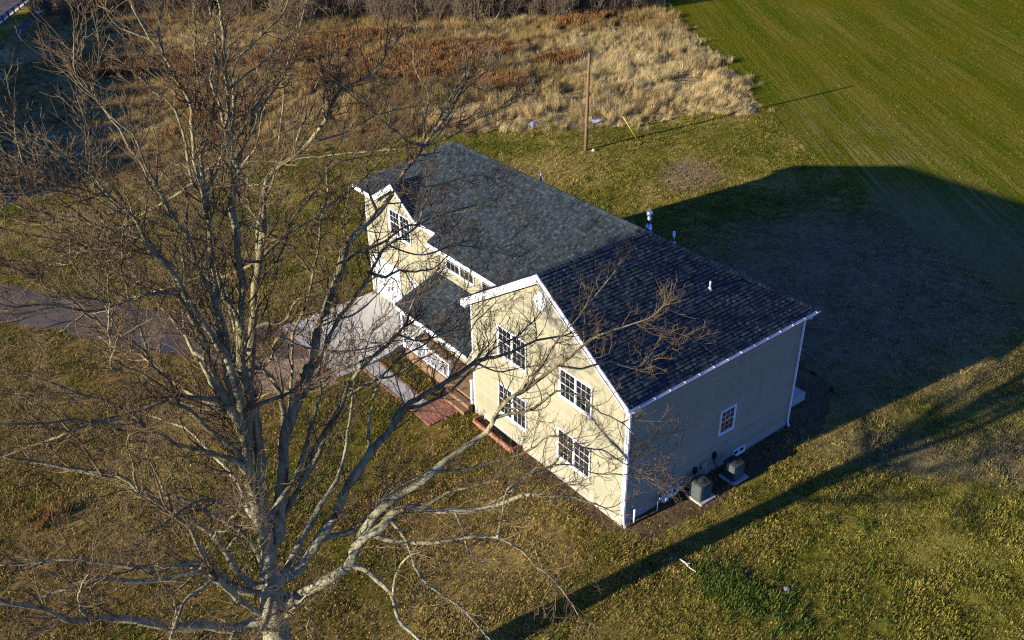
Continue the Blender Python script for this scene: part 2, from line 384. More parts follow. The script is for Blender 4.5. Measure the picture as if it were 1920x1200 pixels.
def f_bark(N):
    p = N.pos(); a = N.noise(N.scale(p, (9, 9, 2.2)), 1.0, 5, 0.7); b = N.noise(p, 1.3, 4, 0.65); d = N.noise(p, 16, 4, 0.7)
    c = N.mix(N.step(a, 0.3, 0.7), (0.085, 0.070, 0.036), (0.29, 0.245, 0.125))
    c = N.mix(N.m('MULTIPLY', N.step(b, 0.48, 0.66), 0.7), c, (0.35, 0.325, 0.155))
    sz = N.n.new('ShaderNodeSeparateXYZ'); N.put(sz.inputs[0], p)          # smooth pale bark on the lower trunk and forks
    low = N.m('SUBTRACT', 1.0, N.step(sz.outputs[2], 6.5, 11.5))
    c = N.mix(N.m('MULTIPLY', low, 0.4), c, N.mix(N.step(a, 0.3, 0.7), (0.22, 0.20, 0.125), (0.50, 0.47, 0.30)))
    c = N.mul(0.5, c, N.gray(N.m('ADD', d, 0.5)))
    return c, N.m('ADD', a, N.m('MULTIPLY', d, 0.5)), 0.035
M_BARK = material('lichened_bark', rough=0.95, fn=f_bark, spec=0.08)
M_TWIG = material('twig_bark', rough=0.9, spec=0.08, fn=lambda N: N.mix(N.step(N.noise(N.pos(), 0.7, 3, 0.6), 0.35, 0.65), (0.105, 0.066, 0.036), (0.175, 0.125, 0.060)))
M_NEEDLE = material('evergreen_needles', rough=0.8, spec=0.1, fn=lambda N: N.mix(N.island(), (0.02, 0.045, 0.015), (0.05, 0.085, 0.03)))
# ------------------------------------------------------------------ ground sheets
def sheet(name, poly, z, mat, jit=0.0, step=0.5, seed=1, kind='structure'):
    r = np.random.default_rng(seed); P = []
    for (a, b) in zip(poly, poly[1:] + poly[:1]):
        a = np.array(a, float); b = np.array(b, float); L = np.linalg.norm(b - a); n = max(1, int(L / step)) if jit else 1
        nr = np.array((-(b - a)[1], (b - a)[0])) / max(L, 1e-6)
        for k in range(n):
            q = a + (b - a) * k / n
            if jit and k: q = q + nr * r.normal(0, jit)
            P.append((q[0], q[1], z))
    bm = bmesh.new(); f = bm.faces.new([bm.verts.new(p) for p in P]); bmesh.ops.triangulate(bm, faces=[f])
    me = bpy.data.meshes.new(name); bm.to_mesh(me); bm.free(); me.materials.append(mat)
    if me.polygons[0].normal.z < 0: me.flip_normals()
    o = bpy.data.objects.new(name, me); COL.objects.link(o); return tag(o, kind=kind)

sheet('lawn', [(-1500, -1500), (1500, -1500), (1500, 1500), (-1500, 1500)], 0.0, M_LAWN)
FIELD = [(20.0, -17.0), (24.5, -6.0), (30.9, 7.7), (36.0, 18.2), (42.6, 28.2), (63.2, 59.6), (87.0, 96.0), (160, 205), (700, 205), (700, -17)]
MEADOW = [(63.2, 59.6), (42.6, 28.4), (41.6, 26.9), (36.2, 29.35), (30.3, 30.6), (24.7, 35.1), (19.7, 37.9), (14.2, 41.1), (2.4, 42.8), (-12, 46.5), (-40, 56), (-40, 90), (1, 90), (12, 119), (60, 190), (150, 205), (87, 96)]
DRIVE = [(-3.35, 20.95), (-6.8, 25.4), (-13.1, 34.7), (-32, 62), (-32, 55), (-14.1, 30.4), (-9.3, 23.0), (-6.0, 17.8), (-3.9, 15.3), (-3.35, 15.3)]
PAD = [(-3.3, 20.9), (-3.25, 15.0), (-0.1, 14.95), (1.8, 14.6), (1.8, 20.3)]
WALK = [(-2.02, 15.0), (-2.02, 10.8), (-1.22, 10.8), (-1.22, 15.0)]
PATIO = [(-2.1, 10.85), (-2.1, 9.4), (-0.55, 9.4), (-0.55, 10.85)]
HOUSE = [(-0.02, -0.02), (9.55, -0.02), (9.55, 20.3), (1.75, 20.3), (1.75, 14.9), (-0.1, 14.9), (-0.1, 8.95), (-0.02, 8.95)]
SOIL1 = [(-0.35, -0.1), (0.5, -1.15), (2.6, -1.45), (6.4, -1.35), (10.5, -1.2), (13.4, 0.4), (13.9, 2.8), (12.4, 4.6), (9.5, 5.0), (9.5, -0.0), (0.0, 0.0)]
SOIL2 = [(-0.05, 8.9), (-0.42, 8.2), (-0.45, 5.8), (-0.75, 4.5), (-0.7, 2.0), (-0.55, 0.2), (-0.35, -0.1), (0.05, 0.02), (0.05, 8.9)]
DIRT = [(-3.5, 14.6), (-3.4, 17.2), (-5.2, 18.7), (-7.0, 19.2), (-7.3, 17.4), (-6.2, 15.8), (-4.7, 14.7)]
ROAD = [(1.2, 98.6), (12, 118.6), (40, 170), (-60, 170), (-60, 98.6), (-40, 82), (-8, 82)]
VERGE_PATH = [(0.4, 91.6), (9.2, 108.2), (22, 132), (23.2, 131.4), (10.3, 107.6), (1.5, 91.0)]
sheet('crop_field', FIELD, 0.004, M_FIELD, 0.12, 0.5, 2)
sheet('meadow_ground', MEADOW, 0.008, M_MEADOW, 0.25, 0.7, 3)
sheet('driveway', DRIVE, 0.012, M_ASPHALT, 0.07, 0.4, 4)
sheet('dirt_apron', DIRT, 0.016, M_DIRT, 0.10, 0.3, 5)
sheet('soil_strip', SOIL1, 0.006, M_SOIL, 0.10, 0.3, 6)
sheet('planting_bed', SOIL2, 0.010, M_SOIL, 0.05, 0.3, 7)
sheet('road', ROAD, 0.012, M_ASPHALT, 0.0)
M_EDGE = material('road_paint', (0.75, 0.75, 0.72), rough=0.7)
sheet('road_edge_line', [(0.7, 98.2), (0.95, 98.05), (11.9, 118.2), (11.65, 118.35)], 0.016, M_EDGE)
sheet('concrete_gutter', VERGE_PATH, 0.013, M_ASPHALT, 0.05, 0.8, 8)

# concrete apron in front of the garage, rising to the doors
ap = MB()
def apron_z(x): return 0.05 + 0.50 * max(0.0, (x + 2.2) / 4.0)
cells = [(-3.3, -2.2), (-2.2, -0.2), (-0.2, 1.8)]
apron = empty('concrete_apron', (-0.8, 18, 0), None, None); tag(apron, kind='structure')
for i, (xa, xb) in enumerate(cells):
    for (ya, yb) in ((15.0, 17.95), (17.97, 20.85)):
        if xb > -0.15 and ya < 16: ya = 15.1
        b = MB(); za, zb = apron_z(xa), apron_z(xb)
        xb2 = xb - 0.02; yb2 = yb - (0.15 * (xb + 3.3)) if yb > 20 else yb; yb1 = yb - (0.15 * (xa + 3.3)) if yb > 20 else yb
        b.add([(xa, ya, -0.1), (xb2, ya, -0.1), (xb2, yb2, -0.1), (xa, yb1, -0.1), (xa, ya, za), (xb2, ya, zb), (xb2, yb2, zb), (xa, yb1, za)],
              [(0, 3, 2, 1), (4, 5, 6, 7), (0, 1, 5, 4), (1, 2, 6, 5), (2, 3, 7, 6), (3, 0, 4, 7)])
        b.build('slab', M_CONC, apron)
walk = empty('walkway', (-1.6, 12.9, 0), None, None); tag(walk, kind='structure')
for k in range(4):
    MB().box((-2.0, 10.86 + k * 1.03, -0.05), (-1.24, 10.86 + k * 1.03 + 1.015, 0.045)).build('slab', M_CONC, walk)
BR = MB().box((-0.1, -0.048, -0.04), (0.1, 0.048, 0.03)).mesh('brick', M_BRICK)
def brick(x, y, z, rz, parent, sc=1.0):
    o = bpy.data.objects.new('brick', BR); o.location = (x + random.uniform(-.004, .004), y + random.uniform(-.004, .004), z + random.uniform(-.006, .006))
    o.rotation_euler = (random.uniform(-.02, .02), random.uniform(-.02, .02), rz + random.uniform(-.03, .03)); o.scale = (sc, 1, 1); return link(o, parent)
for k in range(20):
    brick(-2.055, 10.95 + k * 0.208, 0.025, math.pi / 2, walk); brick(-1.185, 10.95 + k * 0.208, 0.025, math.pi / 2, walk)
for k in range(28):
    brick(-3.36, 15.1 + k * 0.208, 0.025, math.pi / 2, apron)
patio = empty('brick_patio', (-1.3, 10.1, 0), None, None); tag(patio, kind='structure')
MB().box((-2.1, 9.4, -0.05), (-0.55, 10.84, 0.012)).build('mortar_bed', M_MORTAR, patio)
for i in range(15):
    for j in range(7):
        brick(-2.05 + i * 0.102, 9.5 + j * 0.207 + (0.05 if i % 2 else 0), 0.03, math.pi / 2, patio)

# ------------------------------------------------------------------ the house
house = empty('house', (4.8, 8.9, 0), 'cream two-storey house with dark shingle roofs, white trim and a covered porch', 'house')
ZR = 8.667; YM = 4.49; XQ = 5.11; SL = 0.647; W = 8.97; D = 9.5
def zA(y): return ZR - SL * abs(y - YM)
def zB(x): return ZR - SL * (XQ - x)
SBK = (ZR - zA(-0.27)) / (9.86 - XQ)
def zK(x): return ZR - SBK * (x - XQ)

def frame(O, U, Nn):
    O = Vector(O); U = Vector(U); Nn = Vector(Nn)
    return lambda u, h, o: O + U * u + Vector((0, 0, h)) + Nn * o
F_GABLE = frame((0, W, 0), (0, -1, 0), (-1, 0, 0))       # sunlit gable wall, u from its far end
F_SIDE = frame((0, 0, 0), (1, 0, 0), (0, -1, 0))         # shaded eaves wall
F_GAR = frame((1.8, 20.25, 0), (0, -1, 0), (-1, 0, 0))   # garage front
F_MID = frame((1.35, 13.55, 0), (0, -1, 0), (-1, 0, 0))  # wall between, above the porch
FZ = 0.44
found = MB(); found.box((0, 0, -0.2), (D, W, FZ)); found.box((1.35, W, -0.2), (D, 13.55, FZ)); found.box((1.8, 13.55, -0.2), (D, 20.25, FZ))
found.build('foundation', M_FOUND, house)

# walls: solid cores, clad with separate siding courses
def wall_core(shapes):
    b = MB(); [s(b) for s in shapes]; return b.build('wall', M_SIDING, house)
w_gable = wall_core([lambda b: b.prism([(0, 0.0, FZ), (0, W, FZ), (0, W, 5.55), (0, YM, 8.45), (0, 0.0, 5.55)], (0.2, 0, 0))])
w_side = wall_core([lambda b: b.box((0.2, 0, FZ), (D, 0.2, 5.55))])
w_mid = wall_core([lambda b: b.box((1.35, W - 0.1, FZ), (1.55, 13.55, 5.95)), lambda b: b.box((1.35, 13.35, FZ), (1.8, 13.55, 5.9))])
w_gar = wall_core([lambda b: b.box((1.8, 13.55, FZ), (2.0, 20.25, 6.2)), lambda b: b.prism([(1.8, 15.55, 6.2), (1.8, 18.75, 6.2), (1.8, 17.15, 7.25)], (0.2, 0, 0))])
w_back = wall_core([lambda b: b.box((D - 0.2, 0.2, FZ), (D, 20.25, 5.5)), lambda b: b.box((2.0, 20.05, FZ), (D - 0.2, 20.25, 5.9)), lambda b: b.box((0.2, W - 0.2, FZ), (1.35, W, 5.5))])

EXPO = 0.112
def clad(fr, parent, z0, z1, span, gaps=()):
    n = int(math.ceil((z1 - z0) / EXPO))
    for i in range(n):
        za = z0 + i * EXPO; zb = min(za + EXPO - 0.001, z1)
        (a0, a1), (b0, b1) = span(za), span(zb)
        if a1 - a0 < 0.05 or b1 - b0 < 0.02: continue
        b = MB()
        b.add([fr(a0, za, 0.002), fr(a1, za, 0.002), fr(a1, za, 0.030), fr(a0, za, 0.030), fr(b0, zb, 0.002), fr(b1, zb, 0.002), fr(b1, zb, 0.006), fr(b0, zb, 0.006)],
              [(0, 3, 2, 1), (4, 5, 6, 7), (0, 1, 5, 4), (1, 2, 6, 5), (2, 3, 7, 6), (3, 0, 4, 7)])
        b.build('siding_board', M_SIDING, parent)
def span_gable(z):
    e = 0.0 if z <= 5.5 else (z - 5.5) / SL
    return (0.09 + e, W - 0.07 - e) if e else (0.09, W - 0.07)
clad(F_GABLE, w_gable, FZ - 0.02, 8.36, span_gable)
clad(F_SIDE, w_side, FZ - 0.02, 5.5, lambda z: (0.09, D - 0.05))
clad(F_MID, w_mid, 0.66, 5.93, lambda z: (0.02, 13.55 - W))
def span_gar(z):
    if z <= 6.15: return (0.08, 6.68)
    e = (z - 6.15) / SL; return (1.55 + e, 4.65 - e)
clad(F_GAR, w_gar, 0.55, 7.2, span_gar)

tr = MB()
tr.pbox(F_GABLE, 0, 0.09, FZ - 0.03, 5.5, 0, 0.03); tr.pbox(F_GABLE, W - 0.075, W + 0.0, FZ - 0.03, 5.5, 0, 0.03)
tr.build('corner_board', M_WHITE, house)
tr = MB(); tr.pbox(F_SIDE, 0.0, 0.09, FZ - 0.03, 5.5, 0.001, 0.031); tr.build('corner_board', M_WHITE, house)
tr = MB(); tr.pbox(F_SIDE, D - 0.05, D + 0.03, FZ - 0.03, 5.5, 0.001, 0.031); tr.build('corner_board', M_WHITE, house)
tr = MB(); tr.pbox(F_GAR, 0.0, 0.08, 0.52, 6.15, 0.0, 0.03); tr.build('corner_board', M_WHITE, house)

# ---- roofs
def roof_slab(polys, th=0.12):
    b = MB()
    for P in polys: b.prism(P, (0, 0, -th))
    return b
def PA(x, y): return (x, y, zA(y))
def PB(x, y): return (x, y, zB(x))
def PK(x, y): return (x, y, zK(x))
XV = XQ - (8.56 - YM)
A_R = [PA(-0.27, -0.27), PA(9.86, -0.27), PA(XQ, YM), PA(-0.27, YM)]
A_L = [PA(-0.27, YM), PA(XQ, YM), PA(XV, 8.56), PA(XV, 9.24), PA(-0.27, 9.24)]
RY = 17.16
B_F = [PB(XQ, YM), PB(XQ, RY), PB(1.5, RY + XQ - 1.5), PB(1.5, 18.9), PB(1.9, 18.5), PB(1.9, 15.8), PB(1.5, 15.4), PB(1.5, 13.6), PB(XV, 13.6), PB(XV, 8.56)]
zl = lambda y: ZR - SL * (y - RY)
HB = XQ + (RY + XQ - 1.5 - RY) * SL / SBK
B_H = [PB(XQ, RY), (HB, RY + XQ - 1.5, zl(RY + XQ - 1.5)), (1.5, RY + XQ - 1.5, zl(RY + XQ - 1.5))]
B_K = [PK(XQ, YM), PK(9.86, -0.27), PK(9.86, RY + XQ - 1.5), (HB, RY + XQ - 1.5, zK(HB)), PK(XQ, RY)]
YD = 17.15; ZD = 7.46
XD = XQ - (ZR - ZD) / SL
D_R = [(1.52, YD, ZD), (1.52, 15.33, ZD - SL * 1.82), (XD - 1.82, 15.33, ZD - SL * 1.82), (XD, YD, ZD)]
D_L = [(1.52, YD, ZD), (XD, YD, ZD), (XD - 1.82, 18.97, ZD - SL * 1.82), (1.52, 18.97, ZD - SL * 1.82)]
D_R = [D_R[0], (1.52, 15.4, ZD - SL * 1.75), D_R[3]]; D_L = [D_L[0], D_L[1], (1.52, 18.9, ZD - SL * 1.75)]
up = lambda P, d: [(x, y, z + d) for (x, y, z) in P]
roof = roof_slab([A_R, A_L, B_F, B_H, B_K, up(D_R, 0.02), up(D_L, 0.02)]).build('roof', M_DECK, house)
# porch roof: one slope with a hipped far end
PZ0, PX0, PZ1 = 2.98, -0.30, 4.58
PSL = (PZ1 - PZ0) / (1.35 - PX0)
P_F = [(PX0, 8.99, PZ0), (1.35, 8.99, PZ1), (1.35, 13.4, PZ1), (PX0, 14.55, PZ0)]
P_H = [(1.35, 13.4, PZ1), (1.35, 14.55, PZ0), (PX0, 14.55, PZ0)]
porch_roof = roof_slab([P_F, P_H], 0.10).build('porch_roof', M_DECK, house)

SHINGLES = []                               # (distance, verts, parent)
def shingle_plane(poly, eave_dir, expo, parent, skip=None, seed=0):
    """overlapping tabs laid in courses up one roof plane"""
    r = random.Random(seed); P = [Vector(p) for p in poly]; O = P[0]; U = Vector(eave_dir).normalized()
    n = (P[1] - P[0]).cross(P[2] - P[0]).normalized()
    if n.z < 0: n = -n
    V = n.cross(U)
    if V.z < 0: V = -V
    q = [((p - O).dot(U), (p - O).dot(V)) for p in P]
    v0, v1 = min(a[1] for a in q), max(a[1] for a in q); rows = int((v1 - v0) / expo)
    def span(v):
        xs = []
        for (a, b) in zip(q, q[1:] + q[:1]):
            if (a[1] <= v < b[1]) or (b[1] <= v < a[1]): xs.append(a[0] + (b[0] - a[0]) * (v - a[1]) / (b[1] - a[1]))
        xs.sort(); return [(xs[i], xs[i + 1]) for i in range(0, len(xs) - 1, 2)]
    for i in range(rows + 1):
        va = v0 + i * expo; vb = va + expo
        for (u0, u1) in span(min(va + expo * 0.5, v1 - 0.01)):
            u = u0 - r.uniform(0, 0.3)
            while u < u1:
                w = r.choice((0.10, 0.13, 0.17)) * r.uniform(0.9, 1.1); a = max(u, u0); b = min(u + w - 0.012, u1); u += w
                if b - a < 0.03: continue
                c = O + U * (a + b) / 2 + V * (va + expo / 2)
                if skip and skip(c): continue
                t0 = r.choice((0.010, 0.014, 0.034, 0.042)) ; t1 = 0.004; dv = r.uniform(-0.004, 0.004) - (0.0 if i else 0.02); vt = min(vb - 0.026, v1)
                pt = lambda uu, vv, hh: tuple(O + U * uu + V * vv + n * hh)
                vs = [pt(a, va + dv, 0.001), pt(b, va + dv, 0.001), pt(b, vt, 0.001), pt(a, vt, 0.001),
                      pt(a, va + dv, t0), pt(b, va + dv, t0), pt(b, vt, t1), pt(a, vt, t1)]
                SHINGLES.append(((c - Vector(CC)).length, vs, parent))
FS = [(4, 5, 6, 7), (0, 1, 5, 4), (1, 2, 6, 5), (3, 0, 4, 7)]
shingle_plane(A_R, (1, 0, 0), 0.142, roof, seed=1)
shingle_plane(A_L, (1, 0, 0), 0.142, roof, seed=2)
dorm = lambda c: abs(c.y - YD) < 1.78 - max(0, (c.x - 1.5)) * 1.0
shingle_plane(B_F, (0, 1, 0), 0.142, roof, skip=dorm, seed=3)
shingle_plane(B_K, (0, 1, 0), 0.142, roof, seed=4)
shingle_plane(B_H, (1, 0, 0), 0.142, roof, seed=5)
shingle_plane(up(D_R, 0.022), (1, 0, 0), 0.142, roof, seed=6); shingle_plane(up(D_L, 0.022), (1, 0, 0), 0.142, roof, seed=7)
shingle_plane(P_F, (0, 1, 0), 0.142, porch_roof, seed=8); shingle_plane(P_H, (1, 0, 0), 0.142, porch_roof, seed=9)
SHINGLES.sort(key=lambda a: a[0])
for k, (d, vs, par) in enumerate([s for s in SHINGLES if s[2] is roof][:300]):
    MB().add(vs, FS).build('shingle', M_SHINGLE, par)
for par in (roof, porch_roof):
    rest = [s for s in SHINGLES if s[2] is par]; rest = rest[300:] if par is roof else rest
    b = MB(); [b.add(s[1], FS) for s in rest]
    tag(b.build('shingle_courses', M_SHINGLE, par), kind='stuff')
# ridge and hip caps
def cap_line(a, b, parent, w=0.13):
    a = Vector(a); b = Vector(b); L = (b - a).length; d = (b - a) / L; side = d.cross(Vector((0, 0, 1))).normalized(); n = int(L / 0.2); m = MB()
    for i in range(n):
        p = a + d * (i * L / n); q = a + d * ((i + 1) * L / n); h0 = 0.045; h1 = 0.03
        m.add([p - side * w + Vector((0, 0, h0 - w * 0.62)), p + Vector((0, 0, h0)), p + side * w + Vector((0, 0, h0 - w * 0.62)),
               q - side * w + Vector((0, 0, h1 - w * 0.62)), q + Vector((0, 0, h1)), q + side * w + Vector((0, 0, h1 - w * 0.62))], [(0, 1, 4, 3), (1, 2, 5, 4), (0, 2, 1)])
    return m
caps = MB()
for a, b in ((PA(-0.27, YM), PA(XQ, YM)), (PB(XQ, YM), PB(XQ, RY)), (PB(XQ, RY), B_H[2]), (PB(XQ, RY), B_H[1]), (PA(9.86, -0.27), PA(XQ, YM)), ((1.52, YD, ZD + .03), (XD, YD, ZD + .03))):
    c = cap_line(a, b, roof); caps.add(c.v, c.f)
tag(caps.build('ridge_caps', M_SHINGLE, roof), kind='stuff')
c = cap_line((PX0, 14.55, PZ0), (1.35, 13.4, PZ1), porch_roof, 0.1); tag(c.build('ridge_caps', M_SHINGLE, porch_roof), kind='stuff')

# ---- white rakes, fascias, soffits, gutters, downspouts
def rake(x0, x1, y0, z0, y1, z1, h=0.28, drop=0.0):
    MB().prism([(x0, y0, z0 - drop), (x0, y1, z1 - drop), (x0, y1, z1 - h - drop), (x0, y0, z0 - h - drop)], (x1 - x0, 0, 0)).build('rake_board', M_WHITE, house)
rake(-0.31, -0.272, 9.25, zA(9.25) + 0.005, YM, ZR + 0.005, 0.30); rake(-0.31, -0.272, YM, ZR + 0.005, -0.28, zA(-0.28) + 0.005, 0.17)
rake(1.48, 1.518, 18.92, ZD - SL * 1.77 + 0.02, YD, ZD + 0.02, 0.30); rake(1.48, 1.518, YD, ZD + 0.02, 15.38, ZD - SL * 1.77 + 0.02, 0.16)
MB().box((-0.27, 8.99, 5.30), (-0.03, 9.22, 5.46)).build('eave_return', M_WHITE, house)
MB().prism([(-0.27, 9.0, 5.44), (-0.27, YM, ZR - 0.32), (-0.27, 0.0, 5.44), (-0.27, 0.0, 5.40), (-0.27, YM, ZR - 0.36), (-0.27, 9.0, 5.40)], (0.265, 0, 0)).build('soffit', M_WHITE, house)
MB().box((-0.27, -0.26, 5.40), (9.84, -0.028, 5.44)).build('soffit', M_WHITE, house)
for (x, ya, yb) in ((1.5, 18.9, 20.77), (1.5, 13.6, 15.4), (XV, 8.56, 13.6)):
    z = zB(x)
    MB().box((x - 0.03, ya, z - 0.20), (x - 0.002, yb, z + 0.005)).build('fascia', M_WHITE, house)
    MB().box((x, ya, z - 0.19), (x + 0.32, yb, z - 0.15)).build('soffit', M_WHITE, house)
MB().box((XV, 13.6, 5.83), (1.5, 13.63, 6.03)).build('fascia', M_WHITE, house)
MB().box((PX0 - 0.03, 8.99, PZ0 - 0.2), (PX0 - 0.002, 14.56, PZ0 + 0.004)).build('fascia', M_WHITE, house)
g = MB(); gz = zA(-0.27) - 0.03
prof = [(0, 0.0), (0, -0.11), (-0.07, -0.11), (-0.12, -0.03), (-0.12, 0.0), (-0.105, 0.0), (-0.105, -0.03), (-0.065, -0.095), (-0.012, -0.095), (-0.012, 0.0)]
g.prism([(-0.30, -0.275 + a, gz + b) for a, b in prof], (10.22, 0, 0))
gutter = g.build('gutter', M_WHITE, house)
for k in range(14):
    x = 0.1 + k * 0.74
    MB().box((x, -0.40, gz + 0.002), (x + 0.022, -0.20, gz + 0.025)).build('gutter_hanger', M_WHITE, gutter)
def downspout(x, z0, kick):
    b = MB()
    def seg(p, q, w=0.04):
        b.tube([p, q], w, 4)
    pts = [(x + kick * 0.0, -0.34, gz - 0.1), (x, -0.32, gz - 0.17), (x, -0.075, gz - 0.36), (x, -0.075, z0 + 0.35), (x, -0.09, z0 + 0.18), (x, -0.17, z0 + 0.02)]
    b.tube(pts, 0.046, 4); return b.build('downspout', M_WHITE, house)
downspout(0.02, 0.03, 0); downspout(9.47, 0.05, 0)

# ---- windows
PANES = {}
def pane_mesh(w, h):
    k = (round(w, 3), round(h, 3))
    if k not in PANES: PANES[k] = MB().box((-w / 2, -0.003, -h / 2), (w / 2, 0.003, h / 2)).mesh('pane', M_GLASS)
    return PANES[k]
def window(fr, u0, u1, z0, z1, units=2, cols=3, rows=2, sashes=2, casing=0.07, rz=0.0, grid=True):
    ww = (u1 - u0); cw = casing
    b = MB()
    b.pbox(fr, u0, u1, z0 - 0.02, z0 + cw * 0.9, 0.0, 0.085); b.pbox(fr, u0, u1, z1 - cw, z1, 0.0, 0.07)
    b.pbox(fr, u0, u0 + cw, z0 + cw * 0.9, z1 - cw, 0.0, 0.07); b.pbox(fr, u1 - cw, u1, z0 + cw * 0.9, z1 - cw, 0.0, 0.07)
    uw = (ww - 2 * cw - (units - 1) * cw) / units
    for k in range(1, units):
        a = u0 + cw + k * uw + (k - 1) * cw; b.pbox(fr, a, a + cw, z0 + cw * 0.9, z1 - cw, 0.0, 0.068)
    win = b.build('window', M_WHITE, house)
    H = (z1 - cw) - (z0 + cw * 0.9); g = MB(); st = 0.020
    for k in range(units):
        a = u0 + cw + k * (uw + cw)
        for s in range(sashes):
            sa = z0 + cw * 0.9 + s * H / sashes; sb = sa + H / sashes; oo = 0.040 if s == 0 and sashes > 1 else 0.052
            g.pbox(fr, a, a + uw, sa, sa + st, 0.026, oo); g.pbox(fr, a, a + uw, sb - st, sb, 0.026, oo - 0.001)
            g.pbox(fr, a, a + st, sa + st, sb - st, 0.026, oo); g.pbox(fr, a + uw - st, a + uw, sa + st, sb - st, 0.026, oo)
            gw = (uw - 2 * st) / cols; gh = (H / sashes - 2 * st) / rows
            if grid:
                for c in range(1, cols): g.pbox(fr, a + st + c * gw - 0.0055, a + st + c * gw + 0.0055, sa + st, sb - st, 0.030, oo - 0.004)
                for c in range(1, rows): g.pbox(fr, a + st, a + uw - st, sa + st + c * gh - 0.0055, sa + st + c * gh + 0.0055, 0.030, oo - 0.006)
            for c in range(cols):
                for d in range(rows):
                    o = bpy.data.objects.new('pane', pane_mesh(gw - 0.004, gh - 0.004))
                    o.location = fr(a + st + (c + 0.5) * gw, sa + st + (d + 0.5) * gh, 0.0315)
                    o.rotation_euler = (random.gauss(0, .006), random.gauss(0, .004), rz + random.gauss(0, .006)); link(o, win)
    g.build('sash', M_WHITE, win)
    return win
for (ya, yb, z0, z1) in ((7.18, 5.38, 3.93, 5.34), (7.20, 5.40, 1.10, 2.60), (3.50, 1.72, 3.95, 5.26), (3.56, 1.70, 1.08, 2.52)):
    window(F_GABLE, W - ya, W - yb, z0, z1, rz=math.pi / 2)
window(F_SIDE, 4.97, 5.86, 1.72, 2.86, units=1, cols=3, rows=2)
window(F_SIDE, 6.05, 6.78, 0.10, 0.42, units=2, cols=1, rows=1, sashes=1, casing=0.05, grid=False)
window(F_SIDE, 2.22, 2.92, 0.10, 0.46, units=2, cols=1, rows=1, sashes=1, casing=0.05, grid=False)
window(F_GAR, 20.25 - 17.93, 20.25 - 16.08, 4.66, 6.02, rz=math.pi / 2)
window(F_MID, 13.55 - 12.60, 13.55 - 10.52, 5.06, 5.92, units=2, cols=3, rows=2, sashes=1, casing=0.05, rz=math.pi / 2)
window(F_MID, 13.55 - 10.0, 13.55 - 9.05, 5.06, 5.92, units=1, cols=3, rows=2, sashes=1, casing=0.05, rz=math.pi / 2)
window(F_MID, 13.55 - 12.9, 13.55 - 11.6, 1.5, 2.8, units=2, rz=math.pi / 2)
dr = MB().pbox(F_MID, 13.55 - 10.6, 13.55 - 9.6, 0.67, 2.75, 0.0, 0.06).build('front_door', M_WHITE, house)
MB().tube([F_MID(3.85, 1.6, 0.06), F_MID(3.85, 1.6, 0.11)], 0.03, 8).build('door_knob', M_METAL, dr)
# oval gable vent
b = MB(); n = 28
ring = [(W - 4.60 + 0.33 * math.cos(2 * math.pi * k / n), 7.48 + 0.38 * math.sin(2 * math.pi * k / n)) for k in range(n)]
b.prism([F_GABLE(u, h, 0.0) for u, h in ring], (-0.05, 0, 0)); vent = b.build('gable_vent', M_WHITE, house)
for k in range(9):
    h = 7.48 - 0.30 + k * 0.07; hw = 0.27 * math.sqrt(max(0.02, 1 - ((h - 7.46) / 0.36) ** 2)); u = W - 4.60
    MB().add([F_GABLE(u - hw, h, 0.052), F_GABLE(u + hw, h, 0.052), F_GABLE(u + hw, h, 0.075), F_GABLE(u - hw, h, 0.075), F_GABLE(u - hw, h + 0.06, 0.052), F_GABLE(u + hw, h + 0.06, 0.052)],
             [(0, 1, 2, 3), (3, 2, 5, 4), (0, 4, 5, 1), (0, 3, 4), (1, 5, 2)]).build('louvre', M_WHITE, vent)
# garage doors
DPAN = None
for (ya, yb) in ((19.78, 17.48), (16.35, 14.05)):
    u0, u1 = 20.25 - ya, 20.25 - yb; z0, z1 = 0.56, 2.74
    b = MB(); b.pbox(F_GAR, u0, u1, z0, z1, 0.0, 0.035)
    b.pbox(F_GAR, u0 - 0.12, u0, z0, z1 + 0.12, 0.0, 0.07); b.pbox(F_GAR, u1, u1 + 0.12, z0, z1 + 0.12, 0.0, 0.07); b.pbox(F_GAR, u0, u1, z1, z1 + 0.12, 0.0, 0.068)
    gd = b.build('garage_door', M_WHITE, house)
    for i in range(4):
        for j in range(4):
            a = u0 + 0.06 + i * (u1 - u0 - 0.06) / 4; c = z0 + 0.05 + j * (z1 - z0) / 4
            MB().pbox(F_GAR, a, a + (u1 - u0 - 0.06) / 4 - 0.06, c, c + (z1 - z0) / 4 - 0.1, 0.036, 0.052).build('door_panel', M_WHITE, gd)

# ---- porch
porch = MB().box((0.02, 8.99, -0.1), (1.33, 14.5, 0.58)).build('porch_base', M_SKIRT, house)
floor = MB().box((-0.02, 8.99, 0.58), (1.34, 14.55, 0.62)).build('porch_floor', M_PLANK, house)
for k in range(10):
    MB().box((-0.06 + k * 0.14, 8.99, 0.622), (-0.06 + k * 0.14 + 0.131, 14.56, 0.65)).build('plank', M_PLANK, floor)
stp = MB().box((-0.55, 9.05, -0.05), (-0.30, 10.72, 0.22)).box((-0.30, 9.05, -0.05), (-0.07, 10.72, 0.43))
steps = stp.build('steps', M_SKIRT, house)
MB().box((-0.58, 9.03, 0.222), (-0.30, 10.74, 0.25)).build('tread', M_PLANK, steps); MB().box((-0.33, 9.03, 0.432), (-0.065, 10.74, 0.46)).build('tread', M_PLANK, steps)
rail = MB().box((-0.055, 10.78, 1.52), (0.025, 14.3, 1.58)).box((-0.045, 10.78, 0.73), (0.015, 14.3, 0.79)).build('railing', M_WHITE, house)
BAL = MB().box((-0.012, -0.012, 0.79), (0.012, 0.012, 1.52)).mesh('baluster', M_WHITE)
